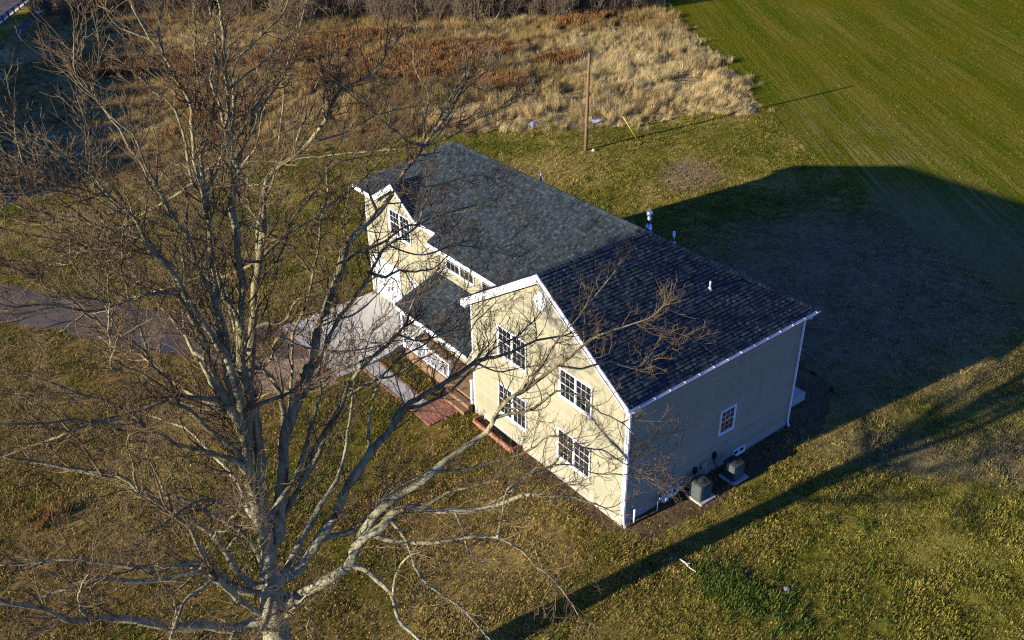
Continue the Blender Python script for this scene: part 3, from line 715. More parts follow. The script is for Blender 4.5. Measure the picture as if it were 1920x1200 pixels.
for k in range(33):
    y = 10.93 + k * 0.1035
    if abs(y - 12.55) < 0.06: continue
    o = bpy.data.objects.new('baluster', BAL); o.location = (-0.015, y, 0); link(o, rail)
for y in (10.80, 12.55, 14.30):
    MB().box((-0.065, y - 0.05, 0.65), (0.035, y + 0.05, 1.66)).box((-0.085, y - 0.07, 1.66), (0.055, y + 0.07, 1.70)).build('post', M_WHITE, rail)
MB().box((-0.07, 14.38, 0.65), (0.05, 14.50, 2.85)).build('column', M_WHITE, house)
MB().box((-0.12, 9.0, 0.46), (-0.02, 9.10, 1.62)).box((-0.14, 8.98, 1.62), (0.0, 9.12, 1.66)).build('newel_post', M_WHITE, house)
MB().box((9.56, 0.62, -0.05), (11.6, 2.6, 0.40)).build('back_stoop', M_CONC, house)

# ---- roof vents and wall services
def vpipe(x, y, zf, h, r, mat, name='vent_pipe'):
    z = zf - 0.08
    p = MB().tube([(x, y, z), (x, y, zf + h)], r, 12).tube([(x, y, zf - 0.06), (x, y, zf + 0.08)], [r * 2.6, r * 1.3], 12).build(name, mat, house, True); return p
vpipe(5.95, 1.90, zA(1.90), 0.32, 0.036, M_WHITE)
vpipe(6.45, 4.30, zK(6.45), 0.50, 0.05, M_METAL)
vpipe(5.85, 11.6, zK(5.85), 0.42, 0.04, M_METAL)
fx, fy = 6.35, 5.55; fz = zK(fx)
flue = MB().tube([(fx, fy, fz - 0.1), (fx, fy, fz + 0.35)], [0.19, 0.085], 14).tube([(fx, fy, fz + 0.33), (fx, fy, fz + 0.70)], 0.075, 14).build('flue', M_METAL, house, True)
MB().tube([(fx, fy, fz + 0.69), (fx, fy, fz + 0.73), (fx, fy, fz + 0.86), (fx, fy, fz + 0.89)], [0.09, 0.125, 0.125, 0.10], 14).build('flue_cap', M_METAL, flue, True)
for (x, z) in ((4.85, 0.86), (3.78, 0.68)):
    d = MB().pbox(F_SIDE, x - 0.08, x + 0.08, z - 0.14, z + 0.14, 0.03, 0.13).build('disconnect_box', M_BLACK, house, bevel=0.012)
    MB().tube([(x, -0.08, z - 0.13), (x + 0.02, -0.1, z - 0.4), (x + 0.08, -0.3, 0.32), (x + 0.12, -0.5, 0.25)], 0.022, 8).build('conduit', M_BLACK, d, True)
mb = MB().pbox(F_SIDE, 4.12, 4.42, 0.50, 0.86, 0.03, 0.12).pbox(F_SIDE, 4.10, 4.44, 0.84, 0.88, 0.03, 0.15).build('meter_box', M_SIDING, house)
MB().tube([(4.4, -0.09, 0.5), (4.4, -0.09, 0.0)], 0.022, 8).build('conduit', M_GREYBOX, mb, True)
hd = MB().pbox(F_SIDE, 5.52, 5.66, 1.06, 1.18, 0.02, 0.06).pbox(F_SIDE, 5.54, 5.64, 1.10, 1.15, 0.06, 0.12).build('exhaust_hood', M_GREYBOX, house)
gm = MB().tube([(1.62, -0.22, 0.0), (1.62, -0.22, 0.45), (1.72, -0.22, 0.52), (1.84, -0.22, 0.52)], 0.025, 8).tube([(2.1, -0.2, 0.52), (2.18, -0.2, 0.5), (2.18, 0.0, 0.5)], 0.025, 8).build('gas_meter', M_GREYBOX, house, True)
MB().box((1.82, -0.33, 0.28), (2.10, -0.13, 0.60)).build('meter_body', M_GREYBOX, gm, bevel=0.03)
MB().tube([(1.96, -0.335, 0.46), (1.96, -0.36, 0.46)], 0.085, 14).build('dial', M_WHITE, gm); MB().tube([(1.72, -0.24, 0.50), (1.72, -0.24, 0.62)], [0.09, 0.06], 12).build('regulator', M_METAL, gm, True)
MB().tube([(0.46, -0.16, -0.05), (0.46, -0.16, 0.66)], 0.045, 10).tube([(0.46, -0.16, 0.62), (0.46, -0.16, 0.70)], 0.06, 10).build('standpipe', M_WHITE, house, True)
# ------------------------------------------------------------------ objects round the house
def aircon(x, y, lab):
    t = empty('air_conditioner', (x, y, 0.08), lab, 'air conditioner', 'air conditioners beside the shaded wall')
    h = 0.285; H = 0.75; z = 0.08; c = 0.07
    octo = [(-h + c, -h), (h - c, -h), (h, -h + c), (h, h - c), (h - c, h), (-h + c, h), (-h, h - c), (-h, -h + c)]
    MB().prism([(x + a * 0.97, y + b * 0.97, z) for a, b in octo], (0, 0, H - 0.06)).build('body', M_BLACK, t)
    MB().prism([(x + a * 1.02, y + b * 1.02, z) for a, b in octo], (0, 0, 0.06)).build('base_pan', M_ACBODY, t)
    for k in range(8):
        zz = z + 0.09 + k * 0.08; b = MB()
        for (px, py, qx, qy) in ((-h, -h + c, -h, h - c), (-h + c, -h, h - c, -h), (h, -h + c, h, h - c), (-h + c, h, h - c, h)):
            nx, ny = (-1, 0) if px == qx == -h else (1, 0) if px == qx == h else (0, -1) if py == -h else (0, 1)
            P = lambda ax, ay, o, zz: (x + ax + nx * o, y + ay + ny * o, zz)
            b.add([P(px, py, 0.0, zz + .04), P(qx, qy, 0.0, zz + .04), P(qx, qy, 0.03, zz), P(px, py, 0.03, zz), P(px, py, 0.0, zz - .012), P(qx, qy, 0.0, zz - .012)],
                  [(0, 1, 2, 3), (3, 2, 5, 4), (0, 3, 4), (1, 5, 2), (0, 4, 5, 1)])
        b.build('louvre', M_ACBODY, t)
    for sx in (-1, 1):
        for sy in (-1, 1):
            b = MB(); b.prism([(x + sx * (h - c), y + sy * (h + 0.015), z), (x + sx * (h + 0.015), y + sy * (h + 0.015 - c * 0.2), z), (x + sx * (h + 0.015), y + sy * (h - c), z), (x + sx * (h - c), y + sy * (h - c), z)], (0, 0, H - 0.05))
            b.build('corner_post', M_ACBODY, t)
    top = MB(); n = 24; zt = z + H - 0.05; R = 0.235
    ring = [(x + R * math.cos(2 * math.pi * k / n), y + R * math.sin(2 * math.pi * k / n)) for k in range(n)]
    hh = h + 0.02; sq = []
    for k in range(n):
        a = 2 * math.pi * k / n; m = max(abs(math.cos(a)), abs(math.sin(a))); q = min(hh / m, hh * 1.25); sq.append((x + q * math.cos(a), y + q * math.sin(a)))
    for k in range(n):
        j = (k + 1) % n
        top.add([(*ring[k], zt + 0.035), (*ring[j], zt + 0.035), (*sq[j], zt + 0.01), (*sq[k], zt + 0.01), (*ring[k], zt - 0.02), (*ring[j], zt - 0.02), (*sq[j], zt - 0.03), (*sq[k], zt - 0.03)],
                [(0, 1, 2, 3), (0, 4, 5, 1), (2, 6, 7, 3), (4, 7, 6, 5)])
    top.build('top_panel', M_ACBODY, t)
    b = MB()
    for rr in (0.06, 0.10, 0.14, 0.18, 0.22):
        b.tube([(x + rr * math.cos(2 * math.pi * k / 20), y + rr * math.sin(2 * math.pi * k / 20), zt + 0.045 - rr * 0.06) for k in range(21)], 0.006, 4, False)
    for k in range(6):
        a = math.pi * k / 6; b.tube([(x - 0.23 * math.cos(a), y - 0.23 * math.sin(a), zt + 0.03), (x + 0.23 * math.cos(a), y + 0.23 * math.sin(a), zt + 0.03)], 0.005, 4)
    b.tube([(x, y, zt + 0.02), (x, y, zt + 0.055)], 0.085, 14); b.build('fan_grille', M_ACBODY, t)
    MB().box((x + 0.02, y - h - 0.034, z + 0.56), (x + 0.17, y - h - 0.022, z + 0.61)).build('badge', M_RED, t)
    return t
def acpad(x, y, lab):
    o = MB().box((x - 0.42, y - 0.40, -0.04), (x + 0.42, y + 0.40, 0.08)).build('equipment_pad', M_CONC, None, bevel=0.01)
    return tag(o, lab, 'concrete pad', 'pads under the air conditioners')
aircon(3.42, -0.70, 'grey-green air conditioner nearer the sunlit house corner, its louvred face in the sun')
aircon(5.25, -0.74, 'dark air conditioner in shade, nearer the far basement window')
acpad(3.46, -0.72, 'concrete pad under the sunlit air conditioner'); acpad(5.28, -0.76, 'shaded concrete pad under the air conditioner nearer the far basement window')

pl = empty('brick_planter', (-0.25, 7.0, 0), 'low open brick planter against the sunlit gable wall', 'planter')
for c in range(3):
    z = 0.04 + c * 0.072
    for k in range(12): brick(-0.50, 5.90 + k * 0.21 + (0.1 if c % 2 else 0), z, math.pi / 2, pl)
    for y in (5.82, 8.42):
        for k in range(2): brick(-0.37 + k * 0.21, y, z, 0, pl)

pole = empty('utility_pole', (24.57, 29.05, 0), 'bare brown wooden utility pole standing at the edge of the tall dry grass', 'pole')
PT = Vector((24.72, 29.1, 6.9))
MB().tube([(24.57, 29.05, -0.3), (24.62, 29.07, 2.5), (24.67, 29.09, 5.0), PT], [0.125, 0.115, 0.105, 0.095], 12).build('post', M_WOODPOLE, pole, True)
AN = Vector((28.28, 27.3, 0.05)); gp = Vector((24.7, 29.1, 6.3)); gd = (gp - AN).normalized()
MB().tube([AN, gp], 0.008, 5).build('guy_wire', M_METAL, pole); MB().tube([AN + gd * 0.2, AN + gd * 2.6], 0.03, 8).build('guy_guard', M_YELLOW, pole, True)
MB().tube([AN - Vector((0, 0, 0.2)), AN + gd * 0.25], 0.06, 8).build('anchor_rod', M_METAL, pole)
MB().tube([(24.6, 28.9, 1.9), (24.6, 28.86, 1.9)], 0.05, 8).build('pole_tag', M_METAL, pole)

def rock(x, y, r, lab, cat='stone', mat=None, flat=0.7, name='stone'):
    bm = bmesh.new(); bmesh.ops.create_icosphere(bm, subdivisions=2, radius=r)
    rr = random.Random(int(x * 100)); off = [rr.uniform(0, 6) for _ in range(3)]
    for v in bm.verts:
        k = 1 + 0.25 * math.sin(v.co.x / r * 2.3 + off[0]) * math.cos(v.co.y / r * 2.1 + off[1]) + 0.1 * math.sin(v.co.z / r * 5 + off[2]); v.co *= k; v.co.z *= flat
    me = bpy.data.meshes.new(name); bm.to_mesh(me); bm.free(); me.materials.append(mat or M_STONE)
    o = bpy.data.objects.new(name, me); o.location = (x, y, r * flat * 0.5); COL.objects.link(o); return tag(o, lab, cat)
rock(24.93, 28.6, 0.16, 'pale round stone at the foot of the wooden utility pole')
rock(2.23, -5.63, 0.11, 'small flat grey stone lying in the lawn right of the green weed patch', flat=0.4)
rock(40.6, 27.2, 0.18, 'white stone at the corner where tall grass meets the green field')
def litter(x, y, r, lab, a=0.0):
    rr = random.Random(int(x * 10)); m = MB(); n = 7; V = []
    for i in range(n):
        for j in range(n):
            u = (i / (n - 1) - 0.5) * 2; v = (j / (n - 1) - 0.5) * 2; e = 1 - 0.35 * rr.random() * max(abs(u), abs(v))
            px, py = u * r * 1.7 * e, v * r * e
            V.append((x + px * math.cos(a) - py * math.sin(a), y + px * math.sin(a) + py * math.cos(a), 0.30 + rr.uniform(-0.08, 0.10) - 0.18 * max(abs(u), abs(v))))
    m.add(V, [(i * n + j, (i + 1) * n + j, (i + 1) * n + j + 1, i * n + j + 1) for i in range(n - 1) for j in range(n - 1)])
    o = m.build('plastic_sheet', M_LITTER, None, True); return tag(o, lab, 'litter')
litter(25.0, 35.5, 0.33, 'crumpled white plastic left of the utility pole, at the foot of the dry grass', 0.5)
litter(29.3, 32.9, 0.36, 'crumpled white plastic right of the utility pole, at the foot of the dry grass', -0.4)
litter(6.6, 101.9, 0.6, 'pale sheet lying beside the guard rail near the road', 0.2)
st = MB().tube([(0.43, -2.45, 0.06), (0.42, -2.75, 0.09), (0.38, -3.0, 0.07), (0.39, -3.24, 0.10)], [0.03, 0.035, 0.03, 0.018], 7).tube([(0.42, -2.75, 0.09), (0.52, -2.9, 0.13)], [0.018, 0.008], 5).build('fallen_stick', M_STICK, None, True)
tag(st, 'pale peeled stick lying on the lawn at the edge of the green weeds', 'stick')

gr = empty('guard_rail', (6, 108, 0), 'guard rail with dark posts along the road in the far corner', 'guard rail')
a = Vector((1.0, 98.0, 0)); b = Vector((11.95, 118.0, 0)); L = (b - a).length; dd = (b - a) / L; nn = Vector((dd.y, -dd.x, 0))
m = MB(); m.prism([a + Vector((0, 0, .42)), a + nn * .06 + Vector((0, 0, .5)), a + Vector((0, 0, .58)), a + nn * .06 + Vector((0, 0, .66)), a + Vector((0, 0, .74)), a - nn * .02 + Vector((0, 0, .74)), a - nn * .02 + Vector((0, 0, .42))], b - a)
m.build('rail', M_GREYBOX, gr)
for k in range(12):
    p = a + dd * (k * L / 11) + nn * 0.14
    MB().box((p.x - 0.08, p.y - 0.08, -0.1), (p.x + 0.08, p.y + 0.08, 0.78)).build('post', M_WOODPOLE, gr)

# ------------------------------------------------------------------ the big bare tree
LIMBS = [
 ((-13.11,-0.44,-0.07,0.398),(-13.18,-0.40,1.26,0.362),(-13.20,-0.38,2.74,0.329),(-13.19,-0.39,3.92,0.305),(-13.15,-0.42,4.94,0.285),(-13.08,-0.47,6.02,0.265),(-13.04,-0.50,6.68,0.253)),
 ((-13.04,-0.50,6.68,0.173),(-13.01,-0.58,7.36,0.159),(-13.03,-0.66,8.41,0.143),(-13.10,-0.70,9.40,0.129),(-13.11,-0.82,10.44,0.115),(-13.16,-0.89,11.34,0.103),(-13.22,-0.91,11.90,0.096),(-13.47,-0.87,12.90,0.083),(-13.63,-0.96,14.29,0.067),(-13.76,-0.99,15.06,0.058),(-13.86,-1.02,15.69,0.051),(-14.08,-0.97,16.20,0.044),(-14.29,-0.89,16.53,0.039),(-14.68,-0.70,16.75,0.033),(-15.01,-0.55,16.95,0.028),(-15.63,-0.26,17.20,0.020),(-16.03,-0.08,17.43,0.014)),
 ((-13.22,-0.91,11.90,0.098),(-13.18,-0.96,13.03,0.081),(-13.11,-1.04,14.09,0.068),(-13.13,-1.04,14.76,0.061),(-13.32,-0.91,15.46,0.053),(-13.35,-0.90,15.85,0.049),(-13.49,-0.81,16.51,0.041),(-13.58,-0.76,16.99,0.037),(-13.77,-0.63,17.58,0.030),(-13.84,-0.59,17.92,0.027),(-13.91,-0.54,18.10,0.025),(-14.02,-0.47,18.43,0.021),(-14.21,-0.34,18.83,0.017),(-14.31,-0.28,19.13,0.014)),
 ((-13.11,-0.82,10.44,0.102),(-13.14,-1.02,11.78,0.085),(-13.15,-1.26,12.94,0.074),(-13.30,-1.28,13.47,0.068),(-13.51,-1.32,14.22,0.061),(-13.74,-1.37,14.98,0.053),(-13.93,-1.47,15.79,0.046),(-14.01,-1.50,16.05,0.044),(-14.23,-1.47,16.37,0.040),(-14.46,-1.55,17.07,0.034),(-14.75,-1.59,17.67,0.028),(-14.96,-1.62,18.10,0.024),(-15.19,-1.63,18.47,0.021),(-15.62,-1.59,18.87,0.016),(-15.83,-1.63,19.20,0.012)),
 ((-13.18,-0.96,13.03,0.095),(-13.10,-0.93,13.77,0.084),(-12.99,-0.84,14.87,0.072),(-12.97,-0.76,15.40,0.067),(-12.91,-0.68,16.14,0.060),(-12.87,-0.63,16.54,0.056),(-12.82,-0.56,17.07,0.051),(-12.84,-0.46,17.53,0.047),(-12.74,-0.39,18.19,0.041),(-12.66,-0.38,18.51,0.039),(-12.75,-0.19,18.99,0.034),(-12.84,-0.02,19.33,0.031),(-12.98,0.19,19.70,0.028),(-13.09,0.43,20.27,0.023),(-13.07,0.53,20.72,0.019)),
 ((-12.84,-0.60,16.80,0.052),(-12.71,-0.50,17.32,0.044),(-12.64,-0.41,17.64,0.041),(-12.39,-0.39,18.04,0.037),(-12.18,-0.32,18.50,0.032),(-11.98,-0.27,18.86,0.029),(-11.87,-0.11,19.31,0.025),(-11.79,0.09,19.75,0.021),(-11.73,0.29,20.19,0.018),(-11.65,0.44,20.54,0.015)),
 ((-13.11,-0.82,10.44,0.126),(-12.94,-0.78,11.69,0.108),(-12.68,-0.66,13.56,0.086),(-12.41,-0.59,14.93,0.071),(-12.33,-0.54,15.50,0.066),(-12.27,-0.49,15.94,0.061),(-12.22,-0.42,16.45,0.056),(-12.06,-0.36,17.19,0.050),(-12.07,-0.27,17.53,0.046),(-12.02,-0.24,17.84,0.043),(-11.80,-0.20,18.63,0.036),(-11.71,-0.13,19.18,0.031),(-11.69,-0.03,19.59,0.028),(-11.69,0.07,19.96,0.024),(-11.62,0.17,20.48,0.020)),
 ((-12.07,-0.29,17.48,0.047),(-11.83,-0.15,17.92,0.041),(-11.56,0.12,18.47,0.035),(-11.33,0.36,18.91,0.030),(-10.98,0.43,19.17,0.027),(-10.68,0.46,19.33,0.025),(-10.31,0.50,19.54,0.022),(-10.00,0.64,19.89,0.019),(-9.75,0.74,20.15,0.016)),
 ((-12.02,-0.24,17.84,0.036),(-12.19,-0.26,18.12,0.032),(-12.31,-0.35,18.43,0.028),(-12.40,-0.55,18.90,0.024),(-12.51,-0.82,19.47,0.019),(-12.58,-1.12,20.00,0.015),(-12.65,-1.44,20.51,0.011)),
 ((-13.04,-0.50,6.68,0.160),(-12.90,-0.36,8.02,0.139),(-12.73,-0.18,9.33,0.123),(-12.53,0.02,10.71,0.107),(-12.28,0.20,12.02,0.093),(-12.04,0.34,13.05,0.083),(-11.78,0.44,13.98,0.074),(-11.58,0.48,14.56,0.068),(-11.34,0.55,15.28,0.061),(-11.24,0.60,15.64,0.058),(-11.08,0.64,16.11,0.053),(-10.84,0.60,16.44,0.050),(-10.45,0.46,16.65,0.046),(-10.05,0.34,16.98,0.042),(-9.66,0.24,17.40,0.037),(-9.35,0.18,17.78,0.033),(-9.06,0.12,18.08,0.030),(-8.66,-0.02,18.26,0.026),(-8.30,-0.13,18.56,0.023)),
 ((-11.58,0.48,14.56,0.047),(-11.35,0.45,15.15,0.040),(-11.47,0.74,15.72,0.034),(-11.60,1.02,16.17,0.030),(-11.38,1.00,16.60,0.027),(-11.13,0.94,16.92,0.024),(-10.98,0.94,17.24,0.022),(-10.78,0.93,17.61,0.019),(-10.62,0.91,17.87,0.017)),
 ((-11.78,0.44,13.98,0.042),(-11.10,0.52,14.52,0.034),(-10.55,0.72,15.07,0.028),(-10.04,0.88,15.52,0.024),(-9.46,0.98,15.86,0.021),(-9.01,1.01,15.99,0.018),(-8.45,1.00,15.98,0.016)),
 ((-13.03,-0.66,8.41,0.096),(-12.89,-0.73,9.79,0.081),(-12.82,-0.74,11.01,0.071),(-12.77,-0.72,12.44,0.060),(-12.69,-0.74,13.38,0.054),(-12.66,-0.73,14.03,0.049),(-12.77,-0.62,14.53,0.046),(-12.83,-0.52,15.62,0.038),(-12.78,-0.51,16.42,0.033),(-12.96,-0.32,17.19,0.028),(-12.91,-0.32,17.83,0.024),(-12.89,-0.31,18.29,0.021),(-12.96,-0.23,18.64,0.019),(-13.16,-0.05,18.84,0.017),(-13.33,0.11,19.04,0.015)),
 ((-13.04,-0.50,6.68,0.133),(-12.65,-0.38,7.52,0.115),(-12.18,-0.27,8.23,0.102),(-11.76,-0.20,8.73,0.093),(-11.31,-0.09,9.35,0.083),(-10.81,-0.06,9.76,0.075),(-10.33,-0.01,10.23,0.067),(-10.10,0.07,10.54,0.063),(-9.91,0.12,10.79,0.059),(-9.58,0.13,11.02,0.055),(-9.25,0.13,11.24,0.051),(-8.85,0.10,11.39,0.046),(-8.50,0.10,11.63,0.042),(-8.21,0.13,11.88,0.038),(-7.83,0.24,12.34,0.031),(-7.43,0.21,12.52,0.027)),
 ((-12.65,-0.38,7.52,0.159),(-12.21,-0.16,9.04,0.133),(-11.89,-0.02,9.94,0.120),(-11.53,0.05,10.64,0.111),(-11.30,0.16,11.21,0.104),(-10.94,0.14,11.64,0.098),(-10.66,0.17,12.09,0.092),(-10.49,0.25,12.48,0.088),(-10.21,0.26,12.84,0.083),(-9.87,0.35,13.46,0.076),(-9.57,0.40,13.92,0.071),(-9.25,0.40,14.29,0.066),(-8.97,0.39,14.58,0.062),(-8.56,0.36,14.94,0.058),(-8.16,0.32,15.26,0.053),(-7.88,0.33,15.58,0.049),(-7.52,0.31,15.91,0.045),(-7.16,0.28,16.23,0.041),(-6.79,0.24,16.52,0.037),(-6.40,0.22,16.85,0.032),(-6.15,0.26,17.21,0.029),(-5.92,0.30,17.54,0.025)),
 ((-7.16,0.28,16.23,0.038),(-6.71,0.20,16.29,0.031),(-6.27,0.16,16.38,0.026),(-5.85,0.14,16.53,0.022),(-5.30,0.10,16.64,0.017),(-4.85,0.11,16.85,0.013)),
 ((-11.53,0.05,10.64,0.096),(-11.18,-0.00,11.03,0.086),(-10.88,0.04,11.52,0.079),(-10.57,0.05,11.86,0.073),(-10.25,0.09,12.30,0.067),(-9.95,0.11,12.65,0.062),(-9.67,0.10,12.87,0.058),(-9.45,0.11,13.11,0.055),(-9.27,0.12,13.29,0.052),(-9.07,0.16,13.57,0.049),(-8.86,0.17,13.78,0.046),(-8.49,0.18,14.11,0.041),(-8.13,0.13,14.27,0.038),(-7.66,0.07,14.46,0.033),(-7.27,0.00,14.55,0.030),(-6.72,-0.11,14.56,0.025),(-6.01,-0.25,14.55,0.020)),
 ((-9.87,0.35,13.46,0.069),(-9.50,0.50,13.79,0.058),(-9.16,0.58,13.93,0.052),(-8.70,0.63,13.90,0.046),(-8.13,0.70,13.95,0.039),(-7.64,0.77,14.01,0.034),(-7.25,0.82,14.03,0.030),(-6.98,0.95,14.23,0.025),(-6.67,1.14,14.49,0.020)),
 ((-9.07,0.16,13.57,0.051),(-8.61,0.23,13.23,0.043),(-8.17,0.32,13.23,0.037),(-7.58,0.43,12.94,0.031),(-7.22,0.50,12.87,0.028),(-6.80,0.58,12.84,0.024),(-6.19,0.77,12.96,0.017)),
 ((-9.95,0.11,12.65,0.032),(-9.63,0.14,12.60,0.029),(-8.92,0.33,12.70,0.023),(-8.57,0.43,12.76,0.021),(-8.18,0.61,12.92,0.018),(-7.87,0.79,12.43,0.016),(-7.62,1.12,11.72,0.014)),
 ((-11.89,-0.02,9.94,0.058),(-11.35,0.25,11.59,0.045),(-10.89,0.43,12.66,0.039),(-10.53,0.48,13.23,0.036),(-10.25,0.64,13.91,0.032),(-9.89,0.75,14.59,0.028),(-9.56,0.89,15.25,0.025),(-9.27,1.06,15.91,0.022),(-8.86,1.16,16.56,0.018),(-8.54,1.33,17.20,0.015)),
 ((-12.04,0.34,13.05,0.054),(-11.75,0.15,13.19,0.045),(-11.45,-0.03,13.18,0.038),(-11.07,-0.24,13.74,0.026),(-10.77,-0.42,13.71,0.021),(-10.49,-0.58,13.54,0.015)),
 ((-12.24,0.23,12.20,0.055),(-12.06,0.16,12.06,0.050),(-11.83,0.08,12.26,0.046),(-11.69,0.08,12.57,0.041),(-11.53,0.03,12.74,0.038),(-11.34,-0.03,12.62,0.036),(-11.02,-0.14,12.39,0.032),(-10.29,-0.39,12.07,0.023),(-9.58,-0.65,11.99,0.016)),
 ((-13.06,-0.49,6.38,0.201),(-12.77,-0.61,6.52,0.190),(-12.44,-0.74,6.57,0.181),(-12.21,-0.79,6.84,0.173),(-11.78,-0.88,7.40,0.158),(-11.33,-0.95,7.97,0.145),(-11.09,-0.98,8.28,0.138),(-10.74,-1.00,8.80,0.127),(-10.19,-1.06,9.50,0.112),(-9.74,-1.14,9.92,0.102),(-9.49,-1.18,10.15,0.096),(-9.14,-1.22,10.53,0.088),(-8.64,-1.36,10.67,0.080),(-8.11,-1.51,10.87,0.072),(-7.40,-1.68,11.24,0.060),(-6.93,-1.83,11.21,0.053),(-6.43,-1.98,11.24,0.046),(-5.73,-2.19,11.40,0.036),(-5.03,-2.41,11.42,0.027)),
 ((-9.49,-1.18,10.15,0.065),(-9.26,-1.15,10.38,0.060),(-8.71,-1.20,10.23,0.054),(-8.23,-1.21,10.27,0.049),(-7.75,-1.22,10.30,0.045),(-7.04,-1.15,10.62,0.038),(-6.36,-1.10,10.88,0.032),(-5.64,-1.09,11.00,0.027),(-4.98,-1.06,11.22,0.021)),
 ((-10.19,-1.06,9.50,0.052),(-10.02,-0.78,9.97,0.046),(-9.63,-0.48,10.50,0.040),(-9.16,-0.28,10.91,0.035),(-8.43,-0.17,11.19,0.030),(-7.75,-0.12,11.29,0.026),(-6.96,0.02,11.64,0.021),(-6.52,0.14,11.91,0.017)),
 ((-11.78,-0.88,7.40,0.107),(-11.24,-1.09,7.34,0.093),(-10.81,-1.23,7.39,0.084),(-10.42,-1.30,7.77,0.074),(-10.18,-1.34,8.01,0.069),(-9.82,-1.42,8.22,0.062),(-9.36,-1.55,8.40,0.054),(-8.96,-1.64,8.60,0.047)),
 ((-13.11,-0.45,5.51,0.232),(-12.85,-0.63,5.59,0.217),(-12.55,-0.84,5.82,0.204),(-12.07,-1.18,6.25,0.185),(-11.74,-1.41,6.52,0.173),(-11.42,-1.63,6.81,0.162),(-11.30,-1.71,7.07,0.156),(-11.21,-1.76,7.42,0.148),(-10.96,-1.93,7.70,0.139),(-10.65,-2.14,7.90,0.130),(-10.48,-2.25,8.26,0.122),(-10.23,-2.42,8.51,0.114),(-9.87,-2.67,8.48,0.105),(-9.63,-2.83,8.28,0.099),(-9.17,-3.15,8.36,0.088),(-8.59,-3.54,8.36,0.075),(-7.84,-4.06,8.78,0.056),(-7.27,-4.44,8.75,0.043),(-6.70,-4.83,8.59,0.031),(-6.18,-5.19,8.25,0.020)),
 ((-11.21,-1.76,7.42,0.158),(-10.88,-1.86,8.00,0.141),(-10.53,-1.98,8.40,0.130),(-10.20,-2.10,8.65,0.123),(-9.77,-2.26,8.94,0.114),(-9.33,-2.42,9.26,0.105),(-8.90,-2.57,9.51,0.097),(-8.38,-2.75,9.81,0.087),(-8.03,-2.88,9.97,0.082),(-7.85,-2.92,10.18,0.078),(-7.73,-2.93,10.40,0.074),(-7.37,-3.01,10.82,0.066),(-6.98,-3.15,11.00,0.061),(-6.65,-3.27,11.15,0.056),(-6.18,-3.40,11.51,0.048),(-5.84,-3.52,11.67,0.043),(-5.31,-3.69,11.97,0.035),(-4.66,-3.92,12.16,0.026),(-4.14,-4.11,12.31,0.019)),
 ((-7.73,-2.93,10.40,0.051),(-7.34,-3.12,10.45,0.045),(-6.86,-3.34,10.44,0.040),(-6.35,-3.54,10.79,0.034),(-5.85,-3.76,10.60,0.030),(-5.32,-3.97,10.07,0.025),(-4.63,-4.26,9.40,0.020),(-3.95,-4.51,8.52,0.014)),
 ((-6.98,-3.15,11.00,0.045),(-6.57,-3.19,11.48,0.037),(-6.07,-3.19,12.03,0.030),(-5.46,-3.27,12.43,0.025),(-4.98,-3.28,12.85,0.020),(-4.50,-3.31,13.21,0.016),(-4.17,-3.33,13.46,0.013)),
 ((-6.18,-3.40,11.51,0.038),(-5.54,-3.58,11.24,0.032),(-4.95,-3.72,11.22,0.028),(-4.19,-3.90,10.82,0.023),(-3.40,-4.05,10.89,0.018),(-2.85,-4.10,11.17,0.014)),
 ((-9.33,-2.42,9.26,0.052),(-8.61,-2.80,9.17,0.044),(-7.89,-3.15,9.19,0.039),(-7.23,-3.48,9.38,0.034),(-6.67,-3.72,9.75,0.029),(-6.17,-3.96,9.48,0.026),(-5.41,-4.32,8.97,0.022),(-4.60,-4.70,8.27,0.017),(-3.98,-5.00,7.77,0.014)),
 ((-9.17,-3.15,8.36,0.045),(-8.24,-3.58,8.48,0.037),(-7.34,-3.93,9.06,0.029),(-6.59,-4.24,9.20,0.025),(-5.80,-4.57,8.66,0.021),(-5.01,-4.91,8.37,0.017),(-4.39,-5.18,8.03,0.014)),
 ((-11.39,-1.65,6.85,0.086),(-11.18,-2.01,6.77,0.079),(-11.06,-2.36,6.67,0.072),(-10.95,-2.89,6.48,0.063),(-11.02,-3.20,6.18,0.056),(-11.03,-3.44,6.03,0.052),(-10.95,-3.92,5.90,0.045),(-11.00,-4.36,5.63,0.038)),
 ((-10.95,-2.89,6.48,0.039),(-10.93,-3.11,7.32,0.032),(-10.82,-3.39,8.01,0.027),(-10.74,-3.55,8.25,0.025)),
 ((-10.48,-2.25,8.26,0.058),(-10.35,-2.48,7.97,0.053),(-10.29,-2.63,7.74,0.050),(-10.29,-2.78,7.36,0.046),(-10.22,-3.08,6.78,0.040),(-9.97,-3.54,6.48,0.035),(-9.66,-4.11,6.07,0.029),(-9.46,-4.56,5.64,0.024),(-9.34,-4.89,5.24,0.020)),
 ((-10.85,-2.00,7.76,0.072),(-10.48,-2.38,7.61,0.063),(-9.92,-2.96,7.66,0.054),(-9.48,-3.42,7.85,0.047),(-9.10,-3.84,8.05,0.041),(-8.72,-4.25,8.09,0.036),(-8.38,-4.64,7.83,0.031),(-8.17,-4.93,7.29,0.026),(-7.83,-5.33,6.90,0.021),(-7.57,-5.69,6.23,0.015),(-7.47,-5.83,5.96,0.013)),
 ((-8.72,-4.25,8.09,0.038),(-8.49,-4.22,8.73,0.028),(-8.33,-4.14,9.26,0.022),(-7.88,-4.29,9.43,0.017),(-7.55,-4.38,9.64,0.013)),
 ((-9.17,-3.15,8.36,0.039),(-9.07,-3.34,7.74,0.028),(-9.04,-3.48,7.11,0.020),(-8.74,-3.84,6.83,0.013)),
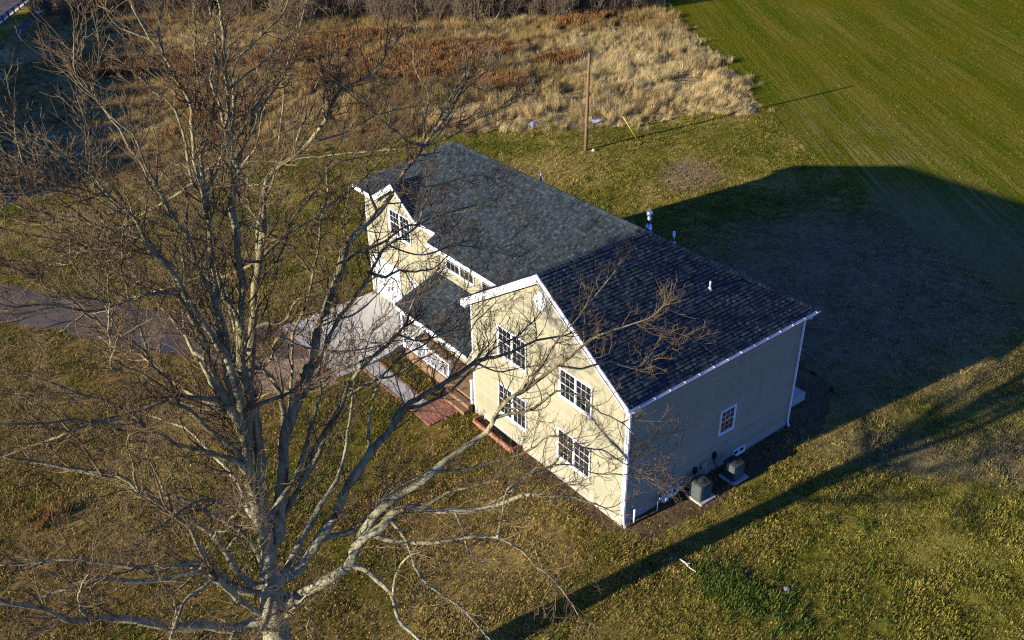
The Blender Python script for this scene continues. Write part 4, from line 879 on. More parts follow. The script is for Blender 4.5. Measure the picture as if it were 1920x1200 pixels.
 ((-9.87,-2.67,8.48,0.058),(-9.21,-2.96,8.85,0.045),(-8.48,-3.27,8.99,0.035),(-7.72,-3.57,9.20,0.026),(-7.10,-3.83,8.96,0.020),(-6.45,-4.10,8.43,0.013)),
 ((-13.16,-0.41,4.77,0.208),(-13.35,-0.39,5.21,0.194),(-13.71,-0.28,5.18,0.183),(-14.03,-0.20,5.15,0.174),(-14.45,-0.11,5.42,0.162),(-14.85,-0.04,5.74,0.150),(-15.43,0.07,5.88,0.137),(-16.25,0.15,6.59,0.115),(-17.03,0.20,7.22,0.096),(-17.43,0.15,7.81,0.084),(-18.16,0.07,8.69,0.065),(-18.83,-0.06,9.47,0.049)),
 ((-14.03,-0.20,5.15,0.109),(-14.25,-0.44,5.24,0.097),(-14.69,-1.19,5.54,0.079),(-15.23,-2.09,6.10,0.061)),
 ((-13.13,-0.44,5.32,0.137),(-13.52,-0.41,5.54,0.124),(-13.74,-0.46,5.94,0.115),(-13.96,-0.57,6.49,0.106),(-14.16,-0.71,7.08,0.098),(-14.34,-0.81,7.50,0.091),(-14.47,-0.91,7.86,0.087)),
 ((-13.08,-0.47,6.02,0.149),(-13.42,-0.33,6.11,0.137),(-13.72,-0.23,6.35,0.128),(-13.92,-0.19,6.74,0.120),(-14.28,-0.10,7.06,0.111),(-14.55,-0.04,7.39,0.103),(-15.05,0.11,7.42,0.094),(-15.74,0.30,7.65,0.080),(-16.56,0.48,8.10,0.065),(-17.31,0.64,8.07,0.052),(-18.08,0.79,8.05,0.040),(-18.76,0.90,8.27,0.029)),
 ((-14.03,-0.16,6.85,0.111),(-14.33,-0.02,7.31,0.100),(-14.86,0.23,7.52,0.089),(-15.30,0.44,7.53,0.081),(-15.98,0.74,7.84,0.070),(-16.48,0.95,8.18,0.061),(-16.94,1.13,8.40,0.053),(-17.49,1.36,8.54,0.045),(-18.26,1.67,8.67,0.035),(-18.64,1.82,8.75,0.030)),
 ((-14.47,-0.91,7.86,0.062),(-14.76,-0.96,7.77,0.056),(-15.18,-1.06,7.80,0.049),(-15.47,-1.25,7.65,0.044),(-15.74,-1.46,7.51,0.040),(-16.02,-1.74,7.37,0.035)),
 ((-13.06,-0.48,6.27,0.134),(-13.30,-0.35,6.35,0.127),(-13.51,-0.24,6.46,0.121),(-13.67,-0.17,6.78,0.115),(-13.77,-0.16,7.20,0.109),(-13.87,-0.18,7.76,0.102),(-14.01,-0.17,8.29,0.095),(-14.14,-0.12,8.55,0.091),(-14.41,-0.02,8.94,0.084),(-14.66,0.08,9.21,0.078),(-15.03,0.19,9.79,0.069),(-15.29,0.29,10.08,0.064),(-15.45,0.33,10.38,0.060),(-15.88,0.49,10.77,0.052),(-16.39,0.69,11.06,0.044),(-16.96,0.90,11.42,0.035),(-17.53,1.10,11.73,0.027),(-17.86,1.21,11.93,0.022)),
 ((-14.47,-0.91,7.86,0.080),(-14.50,-0.96,8.45,0.071),(-14.58,-0.96,8.84,0.066),(-14.69,-0.95,9.26,0.061),(-14.75,-1.00,9.77,0.056),(-14.91,-0.95,10.07,0.052)),
 ((-13.04,-0.50,6.68,0.100),(-13.23,-0.42,7.56,0.088),(-13.53,-0.27,8.34,0.078),(-13.73,-0.17,8.72,0.074),(-14.21,0.12,9.18,0.066),(-14.56,0.32,9.44,0.061),(-14.84,0.49,9.59,0.057),(-15.11,0.65,9.77,0.054),(-15.43,0.82,10.09,0.049),(-15.82,1.05,10.31,0.044),(-16.33,1.34,10.55,0.039),(-16.78,1.59,10.90,0.033),(-17.19,1.82,11.08,0.029),(-17.74,2.13,11.28,0.023)),
 ((-13.03,-0.66,8.41,0.108),(-13.17,-0.78,9.66,0.091),(-13.34,-0.87,10.65,0.079),(-13.70,-0.75,10.91,0.073),(-13.96,-0.66,11.09,0.069),(-14.22,-0.58,11.30,0.065),(-14.43,-0.52,11.44,0.062),(-14.62,-0.49,11.73,0.058),(-14.77,-0.46,11.93,0.056),(-14.96,-0.42,12.14,0.052),(-15.15,-0.36,12.23,0.050),(-15.71,-0.19,12.37,0.043),(-16.25,-0.04,12.47,0.037),(-16.90,0.15,12.38,0.030),(-17.38,0.28,12.23,0.025),(-17.78,0.39,12.14,0.021)),
 ((-14.77,-0.46,11.93,0.051),(-15.01,-0.39,12.31,0.044),(-15.21,-0.35,12.66,0.039),(-15.51,-0.26,12.88,0.035),(-15.82,-0.18,13.22,0.030),(-16.12,-0.13,13.62,0.026),(-16.58,-0.03,14.02,0.020),(-17.05,0.08,14.29,0.015)),
 ((-13.22,-0.91,11.90,0.075),(-13.46,-0.93,12.43,0.066),(-13.68,-0.90,12.61,0.062),(-13.90,-0.86,12.75,0.058),(-14.17,-0.82,12.86,0.054),(-14.41,-0.78,12.91,0.051),(-14.92,-0.72,12.84,0.045),(-15.30,-0.68,12.83,0.041),(-15.64,-0.65,12.87,0.037),(-15.96,-0.63,12.92,0.033),(-16.37,-0.64,13.17,0.029),(-16.75,-0.65,13.35,0.024),(-17.42,-0.68,13.59,0.017),(-17.67,-0.71,13.67,0.015)),
 ((-13.11,-0.82,10.44,0.084),(-13.42,-0.79,11.19,0.073),(-13.73,-0.74,11.68,0.066),(-14.02,-0.75,12.33,0.058),(-14.22,-0.73,12.65,0.054),(-14.31,-0.81,13.08,0.050),(-14.59,-0.85,13.71,0.044),(-14.67,-0.96,14.18,0.040),(-14.85,-0.96,14.44,0.037),(-14.99,-0.95,14.59,0.035),(-15.21,-0.98,14.98,0.031),(-15.34,-1.00,15.19,0.029),(-15.47,-1.02,15.39,0.027),(-15.64,-1.05,15.66,0.024),(-15.86,-1.10,16.04,0.021),(-16.07,-1.12,16.28,0.018),(-16.40,-1.19,16.74,0.014)),
 ((-14.65,-0.93,14.04,0.042),(-14.66,-1.07,14.47,0.036),(-14.71,-1.17,14.82,0.033),(-14.81,-1.32,15.32,0.028),(-14.81,-1.52,15.79,0.024),(-14.85,-1.62,16.07,0.022),(-14.89,-1.69,16.24,0.020),(-14.93,-1.81,16.54,0.018),(-14.87,-2.15,17.12,0.014),(-14.77,-2.45,17.49,0.011)),
 ((-13.67,-0.97,14.60,0.058),(-13.83,-1.08,15.15,0.051),(-13.99,-1.08,15.28,0.048),(-14.18,-1.08,15.38,0.045),(-14.34,-1.07,15.42,0.043),(-14.51,-1.06,15.45,0.041),(-14.64,-1.06,15.41,0.039),(-14.89,-1.07,15.34,0.037),(-15.18,-1.08,15.36,0.033),(-15.55,-1.10,15.46,0.030),(-15.91,-1.16,15.68,0.025),(-16.17,-1.24,15.94,0.022),(-16.59,-1.31,16.06,0.018),(-16.82,-1.43,16.35,0.015),(-16.94,-1.52,16.56,0.013)),
 ((-13.93,-1.47,15.79,0.045),(-14.13,-1.45,16.24,0.038),(-14.43,-1.37,16.50,0.034),(-14.76,-1.26,16.59,0.031),(-15.02,-1.18,16.67,0.028),(-15.25,-1.10,16.67,0.026),(-15.42,-1.05,16.67,0.024),(-15.77,-0.94,16.58,0.022),(-16.05,-0.86,16.57,0.019),(-16.56,-0.73,16.71,0.015),(-16.70,-0.70,16.76,0.014)),
 ((-13.49,-0.81,16.51,0.046),(-13.64,-0.81,16.94,0.039),(-13.78,-0.87,17.48,0.034),(-13.91,-0.92,17.94,0.029),(-14.00,-1.01,18.41,0.025),(-14.27,-1.00,18.82,0.021),(-14.53,-1.01,19.25,0.017),(-14.62,-1.07,19.55,0.015),(-14.62,-1.30,20.12,0.011)),
 ((-14.29,-0.89,16.53,0.039),(-14.59,-1.12,17.32,0.030),(-14.85,-1.27,17.79,0.025),(-15.05,-1.49,18.30,0.021),(-15.29,-1.54,18.42,0.019),(-15.59,-1.65,18.67,0.016),(-15.94,-1.80,18.97,0.012),(-16.15,-1.88,19.09,0.010)),
 ((-14.68,-0.70,16.75,0.034),(-15.10,-1.09,17.61,0.024),(-15.51,-1.32,17.99,0.019),(-15.92,-1.54,18.22,0.015),(-16.25,-1.71,18.32,0.012),(-16.47,-1.89,18.53,0.010)),
 ((-15.01,-0.55,16.95,0.029),(-15.38,-0.77,17.58,0.021),(-15.65,-1.05,18.13,0.016),(-15.85,-1.28,18.53,0.013),(-15.94,-1.79,19.23,0.008)),
 ((-14.22,-0.73,12.65,0.033),(-14.52,-0.76,13.24,0.028),(-14.86,-0.76,13.65,0.024),(-15.24,-0.77,14.07,0.021),(-15.24,-1.16,14.99,0.017),(-15.20,-1.59,15.85,0.014),(-15.15,-1.90,16.39,0.012)),
 ((-15.14,-0.74,13.89,0.026),(-15.35,-0.98,14.10,0.021),(-15.38,-1.72,15.09,0.014)),
 ((-14.99,-0.95,14.59,0.025),(-15.27,-1.38,15.78,0.017),(-15.56,-1.62,16.42,0.013),(-15.67,-1.91,16.98,0.011),(-15.68,-2.25,17.51,0.009)),
 ((-14.66,0.08,9.21,0.043),(-14.97,-0.58,10.83,0.028),(-15.06,-0.95,11.56,0.023),(-15.17,-1.26,12.17,0.019),(-15.19,-1.62,12.74,0.016)),
 ((-15.29,0.29,10.08,0.042),(-15.39,-0.39,11.23,0.029),(-15.43,-0.96,12.04,0.022),(-15.49,-1.64,12.96,0.015)),
 ((-15.88,0.49,10.77,0.035),(-16.05,0.16,11.66,0.027),(-16.23,-0.14,12.35,0.022),(-16.56,-0.40,12.95,0.017),(-16.97,-0.75,13.60,0.012)),
 ((-13.87,-0.18,7.76,0.032),(-13.74,-0.69,8.44,0.024),(-13.66,-1.26,9.23,0.018),(-13.70,-1.89,10.26,0.011)),
 ((-14.55,-0.04,7.39,0.032),(-14.44,-0.94,8.74,0.023),(-14.38,-1.71,9.77,0.018),(-14.28,-2.59,10.74,0.014),(-14.24,-3.36,11.63,0.010)),
 ((-12.84,-0.02,19.33,0.029),(-12.76,0.21,19.79,0.021),(-12.51,0.36,20.20,0.015)),
 ((-12.98,0.19,19.70,0.024),(-13.27,0.38,19.84,0.017),(-13.44,0.48,19.99,0.013),(-13.52,0.50,20.23,0.010)),
 ((-11.80,-0.20,18.63,0.026),(-11.42,-0.16,18.82,0.022),(-10.90,-0.07,19.02,0.018),(-10.20,0.16,19.48,0.013),(-9.81,0.28,19.71,0.011)),
 ((-10.45,0.46,16.65,0.034),(-10.08,0.73,17.09,0.027),(-9.56,1.01,17.50,0.020),(-9.28,1.31,17.85,0.016),(-8.84,1.56,18.19,0.012)),
 ((-10.05,0.34,16.98,0.029),(-9.21,0.45,16.96,0.023),(-8.44,0.60,16.99,0.019),(-7.63,0.76,17.02,0.015),(-6.97,0.87,16.98,0.013)),
 ((-9.66,0.24,17.40,0.029),(-9.53,0.47,17.86,0.022),(-9.15,0.60,18.34,0.016),(-8.80,0.77,18.81,0.011)),
 ((-12.06,-0.36,17.19,0.026),(-11.51,-0.15,17.66,0.019),(-11.00,0.24,18.22,0.014),(-10.72,0.48,18.55,0.011)),
 ((-8.56,0.36,14.94,0.038),(-8.47,0.85,15.36,0.030),(-8.11,1.24,15.82,0.024),(-7.50,1.56,16.26,0.018),(-7.11,1.99,16.73,0.013)),
 ((-9.25,0.40,14.29,0.038),(-9.17,1.05,14.53,0.029),(-8.65,1.64,14.88,0.021),(-8.16,2.29,15.24,0.013)),
 ((-7.88,0.33,15.58,0.031),(-7.16,0.33,15.17,0.025),(-6.37,0.34,15.09,0.020),(-5.70,0.36,15.05,0.017),(-5.03,0.37,14.80,0.014)),
 ((-8.49,0.18,14.11,0.032),(-7.58,0.12,13.52,0.025),(-6.80,0.09,13.57,0.021),(-6.02,0.05,13.18,0.018),(-5.19,-0.01,13.09,0.014)),
 ((-8.50,0.10,11.63,0.034),(-7.82,0.04,11.16,0.028),(-7.01,-0.01,11.19,0.023),(-6.33,-0.03,11.26,0.019),(-5.57,0.03,11.61,0.014)),
 ((-8.11,-1.51,10.87,0.033),(-7.01,-0.97,11.33,0.022),(-6.41,-0.62,11.57,0.018),(-5.69,-0.38,11.67,0.014)),
 ((-7.40,-1.68,11.24,0.033),(-6.58,-1.71,10.54,0.023),(-5.55,-1.75,10.29,0.014)),
 ((-14.34,-1.07,15.42,0.025),(-15.02,-1.49,16.60,0.017),(-15.59,-1.81,17.21,0.013),(-16.07,-2.06,17.56,0.011),(-16.52,-2.36,17.90,0.008)),
 ((-16.25,-0.04,12.47,0.027),(-16.56,-0.38,13.32,0.019),(-16.93,-0.78,14.09,0.013),(-17.26,-1.03,14.44,0.010)),
 ((-15.43,0.07,5.88,0.033),(-15.39,-1.02,7.90,0.021),(-15.71,-1.62,9.13,0.015),(-15.82,-2.39,10.44,0.011)),
 ((-17.03,0.20,7.22,0.049),(-17.25,-0.62,8.85,0.028),(-17.11,-1.36,9.85,0.019),(-17.02,-1.72,10.24,0.016)),
 ((-16.56,0.48,8.10,0.031),(-16.85,0.30,7.96,0.025),(-17.28,0.03,7.98,0.021),(-17.78,-0.34,8.16,0.016),(-18.26,-0.76,8.40,0.011)),
 ((-13.15,-0.42,4.94,0.069),(-12.86,-0.92,5.48,0.048),(-12.74,-1.29,6.10,0.035),(-12.59,-1.78,6.88,0.020),(-12.52,-2.04,7.33,0.013)),
 ((-13.15,-0.42,4.94,0.055),(-12.87,-0.98,5.64,0.040),(-12.80,-1.18,5.96,0.036),(-12.63,-1.64,6.05,0.027),(-12.84,-1.89,5.76,0.019),(-12.83,-2.18,5.64,0.013)),
 ((-13.08,-0.47,6.02,0.130),(-12.40,-0.26,6.41,0.110),(-11.76,0.05,6.80,0.096),(-11.18,0.25,7.33,0.083),(-10.49,0.47,7.70,0.070),(-9.93,0.88,8.12,0.059),(-9.48,1.42,8.53,0.047),(-9.06,1.97,8.96,0.037),(-8.58,2.51,9.34,0.026)),
 ((-13.08,-0.47,6.02,0.140),(-12.80,0.35,6.16,0.119),(-12.51,1.15,6.35,0.103),(-12.40,1.99,6.59,0.089),(-12.31,2.81,6.86,0.076),(-12.39,3.58,7.27,0.063),(-12.58,4.31,7.71,0.051),(-13.01,5.02,8.01,0.039),(-13.45,5.77,8.08,0.028)),
 ((-13.03,-0.66,8.41,0.090),(-12.47,-0.56,8.79,0.076),(-11.93,-0.34,9.16,0.066),(-11.48,-0.22,9.67,0.057),(-11.09,0.08,10.14,0.049),(-10.65,0.43,10.54,0.041),(-10.26,0.88,10.89,0.033),(-9.89,1.29,11.30,0.025),(-9.56,1.68,11.76,0.018)),
 ((-12.84,-0.60,16.80,0.052),(-12.37,-0.28,17.19,0.044),(-11.90,-0.00,17.60,0.038),(-11.34,0.23,17.93,0.033),(-10.81,0.56,18.22,0.028),(-10.36,1.02,18.45,0.023),(-9.93,1.51,18.68,0.019),(-9.56,2.06,18.86,0.015),(-9.21,2.58,19.14,0.010)),
 ((-12.07,-0.29,17.48,0.047),(-11.85,0.37,17.75,0.040),(-11.65,1.04,18.03,0.035),(-11.44,1.67,18.37,0.030),(-11.04,2.29,18.54,0.025),(-10.54,2.84,18.62,0.021),(-9.98,3.34,18.65,0.017),(-9.40,3.80,18.75,0.013),(-8.77,4.18,18.91,0.009)),
 ((-11.58,0.48,14.56,0.047),(-10.85,0.63,14.87,0.040),(-10.07,0.64,15.12,0.035),(-9.29,0.71,15.34,0.030),(-8.55,0.87,15.62,0.025),(-7.82,1.05,15.95,0.021),(-7.09,1.25,16.24,0.017),(-6.33,1.32,16.51,0.013),(-5.64,1.44,16.92,0.009)),
 ((-11.58,0.48,14.56,0.047),(-11.30,0.86,15.05,0.040),(-10.96,1.08,15.61,0.035),(-10.60,1.11,16.20,0.030),(-10.28,1.32,16.77,0.025),(-9.97,1.50,17.35,0.021),(-9.79,1.69,17.99,0.017),(-9.50,1.78,18.61,0.013),(-9.19,1.79,19.22,0.009)),
 ((-11.89,-0.02,9.94,0.090),(-11.59,0.55,10.32,0.076),(-11.43,1.11,10.80,0.066),(-11.57,1.64,11.31,0.057),(-11.64,2.17,11.84,0.049),(-11.69,2.67,12.39,0.041),(-11.78,2.97,13.07,0.033),(-11.97,3.18,13.77,0.025),(-12.08,3.48,14.44,0.018)),
 ((-7.16,0.28,16.23,0.038),(-6.80,0.84,16.58,0.032),(-6.28,1.33,16.79,0.028),(-5.91,1.96,16.95,0.024),(-5.76,2.66,17.20,0.021),(-5.46,3.23,17.58,0.017),(-5.07,3.73,17.97,0.014),(-4.64,4.23,18.35,0.011),(-4.25,4.77,18.68,0.008)),
 ((-11.76,-0.20,8.73,0.090),(-11.17,-0.05,9.04,0.076),(-10.67,0.34,9.32,0.066),(-10.17,0.75,9.54,0.057),(-9.56,0.92,9.81,0.049),(-8.89,0.84,9.97,0.041),(-8.22,0.74,10.03,0.033),(-7.57,0.58,10.21,0.025),(-6.92,0.40,10.34,0.018)),
 ((-12.07,-0.29,17.48,0.047),(-11.65,-0.01,17.73,0.040),(-11.18,0.25,17.88,0.035),(-10.76,0.58,18.08,0.030),(-10.34,0.80,18.37,0.025),(-9.92,1.01,18.69,0.021),(-9.55,1.22,19.05,0.017),(-9.19,1.46,19.41,0.013),(-8.88,1.69,19.82,0.009)),
 ((-7.16,0.28,16.23,0.038),(-6.72,0.43,16.55,0.032),(-6.37,0.41,16.99,0.028),(-5.97,0.47,17.38,0.024),(-5.52,0.57,17.71,0.021),(-5.10,0.68,18.06,0.017),(-4.74,0.69,18.49,0.014),(-4.41,0.71,18.94,0.011),(-4.26,0.78,19.48,0.008)),
 ((-13.22,-0.91,11.90,0.060),(-12.71,-1.08,12.07,0.051),(-12.20,-1.28,12.18,0.044),(-11.72,-1.48,12.40,0.038),(-11.35,-1.78,12.70,0.032),(-11.02,-2.01,13.09,0.027),(-10.76,-2.28,13.51,0.022),(-10.50,-2.51,13.95,0.017),(-10.09,-2.73,14.27,0.012)),
 ((-13.08,-0.47,6.02,0.100),(-13.39,-1.01,6.11,0.085),(-13.69,-1.53,6.26,0.074),(-14.06,-1.97,6.50,0.063),(-14.35,-2.39,6.86,0.054),(-14.49,-2.81,7.31,0.045),(-14.74,-3.23,7.70,0.036),(-15.01,-3.65,8.07,0.028),(-15.38,-4.04,8.38,0.020)),
 ((-13.10,-0.70,9.40,0.070),(-13.60,-0.88,9.59,0.059),(-14.02,-0.96,9.95,0.052),(-14.39,-1.18,10.32,0.044),(-14.74,-1.49,10.63,0.038),(-15.09,-1.83,10.91,0.032),(-15.43,-2.23,11.11,0.026),(-15.78,-2.62,11.30,0.020),(-16.11,-3.02,11.52,0.014)),
 ((-12.07,-0.29,17.48,0.047),(-12.19,-0.77,17.58,0.040),(-12.36,-1.22,17.70,0.035),(-12.49,-1.70,17.64,0.030),(-12.59,-2.18,17.73,0.025),(-12.65,-2.66,17.84,0.021),(-12.83,-3.12,17.95,0.017),(-12.98,-3.57,18.10,0.013),(-13.05,-4.04,18.25,0.009)),
 ((-11.58,0.48,14.56,0.047),(-11.94,0.13,14.81,0.040),(-12.32,-0.10,15.16,0.035),(-12.71,-0.31,15.51,0.030),(-13.13,-0.38,15.87,0.025),(-13.52,-0.50,16.26,0.021),(-13.96,-0.47,16.61,0.017),(-14.39,-0.34,16.95,0.013),(-14.78,-0.15,17.31,0.009)),
 ((-7.16,0.28,16.23,0.038),(-7.57,0.09,16.44,0.032),(-7.96,-0.12,16.67,0.028),(-8.33,-0.22,17.00,0.024),(-8.64,-0.33,17.37,0.021),(-8.97,-0.41,17.74,0.017),(-9.29,-0.51,18.11,0.014),(-9.66,-0.52,18.45,0.011),(-10.00,-0.61,18.81,0.008)),
 ((-13.47,-0.87,12.90,0.064),(-13.35,0.22,12.96,0.054),(-13.27,1.28,12.68,0.047),(-12.95,2.32,12.85,0.040),(-12.56,3.35,12.89,0.034),(-12.03,4.27,13.16,0.029),(-11.65,5.30,13.14,0.023),(-11.10,6.25,13.07,0.018),(-10.60,7.22,13.14,0.013)),
 ((-13.22,-0.91,11.90,0.066),(-13.25,0.01,12.11,0.056),(-13.16,0.93,12.27,0.049),(-13.07,1.86,12.40,0.042),(-13.04,2.79,12.55,0.036),(-13.05,3.73,12.57,0.030),(-13.12,4.65,12.75,0.024),(-13.08,5.57,12.91,0.019),(-12.92,6.50,13.00,0.013)),
 ((-13.11,-0.82,10.44,0.060),(-12.56,0.01,10.64,0.051),(-12.15,0.92,10.88,0.044),(-11.72,1.78,11.19,0.038),(-11.51,2.76,11.41,0.033),(-11.30,3.76,11.45,0.027),(-11.14,4.74,11.68,0.022),(-11.14,5.70,12.01,0.017),(-11.15,6.70,12.22,0.012)),
 ((-12.84,-0.60,16.80,0.042),(-12.35,0.58,16.26,0.035),(-11.78,1.83,16.03,0.031),(-11.54,3.15,15.71,0.026),(-11.25,4.48,15.41,0.022),(-11.11,5.82,15.10,0.019),(-10.94,7.09,14.57,0.015),(-10.80,8.39,14.09,0.012),(-10.97,9.42,13.18,0.008)),
 ((-12.07,-0.29,17.48,0.038),(-12.56,0.74,16.65,0.032),(-13.15,1.76,15.88,0.028),(-13.61,2.88,15.16,0.024),(-14.01,4.04,14.46,0.020),(-14.16,5.30,13.86,0.017),(-14.20,6.45,13.04,0.014),(-14.56,7.72,12.55,0.011),(-15.18,8.62,11.67,0.008)),
 ((-11.58,0.48,14.56,0.038),(-12.13,1.10,14.11,0.032),(-12.63,1.87,13.90,0.028),(-13.07,2.63,13.56,0.024),(-13.52,3.33,13.12,0.020),(-13.86,4.08,12.66,0.017),(-14.16,4.87,12.26,0.014),(-14.70,5.55,11.89,0.011),(-15.25,6.06,11.31,0.008)),
 ((-9.25,0.13,11.24,0.041),(-10.07,0.57,10.85,0.035),(-10.80,1.09,10.36,0.030),(-11.54,1.74,10.14,0.026),(-12.24,2.39,9.79,0.022),(-12.82,3.21,9.63,0.018),(-13.32,4.08,9.74,0.015),(-13.69,4.92,10.17,0.011),(-14.15,5.70,10.64,0.008)),
 ((-7.16,0.28,16.23,0.030),(-7.49,1.42,15.85,0.026),(-7.75,2.61,15.55,0.022),(-8.21,3.72,15.21,0.019),(-8.63,4.84,14.85,0.016),(-9.18,5.94,14.67,0.014),(-9.59,7.00,14.16,0.011),(-10.01,7.85,13.34,0.009),(-10.51,8.48,12.39,0.006)),
 ((-13.22,-0.91,11.90,0.077),(-13.38,0.20,11.72,0.065),(-13.59,1.31,11.64,0.057),(-13.63,2.41,11.38,0.049),(-13.71,3.53,11.28,0.042),(-13.55,4.63,11.06,0.035),(-13.58,5.61,10.50,0.028),(-13.79,6.68,10.19,0.022),(-13.91,7.80,10.10,0.015)),
 ((-13.22,-0.91,11.90,0.062),(-12.78,0.24,11.89,0.053),(-12.22,1.31,12.11,0.046),(-11.75,2.33,12.61,0.039),(-11.40,3.49,12.81,0.034),(-11.22,4.71,12.74,0.028),(-10.85,5.83,12.39,0.023),(-10.50,6.84,11.79,0.017),(-10.46,7.93,11.22,0.012)),
 ((-13.15,-1.26,12.94,0.056),(-12.85,-0.60,12.54,0.047),(-12.52,0.08,12.20,0.041),(-12.32,0.82,11.88,0.035),(-12.02,1.52,11.57,0.030),(-11.79,2.15,11.09,0.025),(-11.63,2.58,10.39,0.020),(-11.54,3.10,9.76,0.016),(-11.51,3.80,9.31,0.011)),
 ((-12.84,-0.60,16.80,0.042),(-12.27,-0.07,16.10,0.035),(-11.59,0.35,15.41,0.031),(-10.87,0.62,14.71,0.026),(-10.29,1.08,13.97,0.022),(-9.82,1.52,13.14,0.019),(-9.50,2.04,12.29,0.015),(-9.30,2.65,11.46,0.012),(-9.26,3.52,10.87,0.008)),
]


def catmull(P, spacing):
    P = np.asarray(P, float); Q = np.vstack([2 * P[0] - P[1], P, 2 * P[-1] - P[-2]]); out = []
    for i in range(1, len(Q) - 2):
        a, b, c, d = Q[i - 1], Q[i], Q[i + 1], Q[i + 2]; n = max(2, int(np.linalg.norm(c[:3] - b[:3]) / spacing))
        for k in range(n):
            t = k / n; out.append(.5 * ((2 * b) + (c - a) * t + (2 * a - 5 * b + 4 * c - d) * t * t + (3 * b - a - 3 * c + d) * t ** 3))
    out.append(P[-1]); return np.array(out)

def tubes(P, R, sides):
    """P (n,k,3), R (n,k) -> verts, quad faces for n tubes of k rings"""
    n, k, _ = P.shape; T = np.empty_like(P); T[:, 1:-1] = P[:, 2:] - P[:, :-2]; T[:, 0] = P[:, 1] - P[:, 0]; T[:, -1] = P[:, -1] - P[:, -2]
    T /= np.linalg.norm(T, axis=2, keepdims=True) + 1e-9
    ref = np.tile(np.array([0.31, 0.17, 0.93]), (n, k, 1)); bad = np.abs((T * ref).sum(2)) > 0.93; ref[bad] = (0.9, 0.4, 0.1)
    A = np.cross(T, ref); A /= np.linalg.norm(A, axis=2, keepdims=True) + 1e-9; B = np.cross(T, A)
    ang = 2 * np.pi * np.arange(sides) / sides
    V = P[:, :, None, :] + R[:, :, None, None] * (A[:, :, None, :] * np.cos(ang)[None, None, :, None] + B[:, :, None, :] * np.sin(ang)[None, None, :, None])
    idx = np.arange(n * k * sides).reshape(n, k, sides); nx = np.roll(idx, -1, axis=2)
    F = np.stack([idx[:, :-1], nx[:, :-1], nx[:, 1:], idx[:, 1:]], -1).reshape(-1, 4)
    return V.reshape(-1, 3), F

def grow(base, bdir, blen, brad, k, up, wob, r, curl=0.0):
    """n curved shoots from base points: returns (n,k,3), (n,k)"""
    n = len(base); P = np.empty((n, k, 3)); P[:, 0] = base; d = bdir / (np.linalg.norm(bdir, axis=1, keepdims=True) + 1e-9); seg = (blen / (k - 1))[:, None]
    upv = np.zeros((n, 3)); upv[:, 2] = up
    bend = r.normal(0, 1, (n, 3)) * curl
    for i in range(1, k):
        d = d + upv / (k - 1) + r.normal(0, wob, (n, 3)) + bend / (k - 1); d /= np.linalg.norm(d, axis=1, keepdims=True)
        P[:, i] = P[:, i - 1] + d * seg
    R = brad[:, None] * np.linspace(1, 0.35, k)[None, :]
    return P, R

def side_dirs(T, ang, r):
    """directions leaving T at an angle, at a random roll"""
    n = len(T); v = r.normal(0, 1, (n, 3)); v -= T * (v * T).sum(1, keepdims=True); v /= np.linalg.norm(v, axis=1, keepdims=True)
    return T * np.cos(ang)[:, None] + v * np.sin(ang)[:, None]

def sprout(P, R, per, len_lo, len_hi, k, up, r, ang=(0.5, 1.05), rmax=0.02, rmul=0.6, tmin=0.15, wob=0.1, curl=0.0):
    n, kk, _ = P.shape; m = int(n * per); w = r.integers(0, n, m); t = tmin + (1 - tmin) * r.random(m) ** 0.8; f = t * (kk - 1); i = np.minimum(f.astype(int), kk - 2); fr = (f - i)[:, None]
    base = P[w, i] * (1 - fr) + P[w, i + 1] * fr; T = P[w, i + 1] - P[w, i]; T /= np.linalg.norm(T, axis=1, keepdims=True) + 1e-9
    L = (P[w, 1:] - P[w, :-1]); plen = np.linalg.norm(L, axis=2).sum(1)
    ln = plen * r.uniform(len_lo, len_hi, m) * (1.15 - 0.6 * t); rad = np.minimum(R[w, i] * rmul, rmax)
    return grow(base, side_dirs(T, r.uniform(ang[0], ang[1], m), r), ln, rad, k, up(base) if callable(up) else up, wob, r, curl)

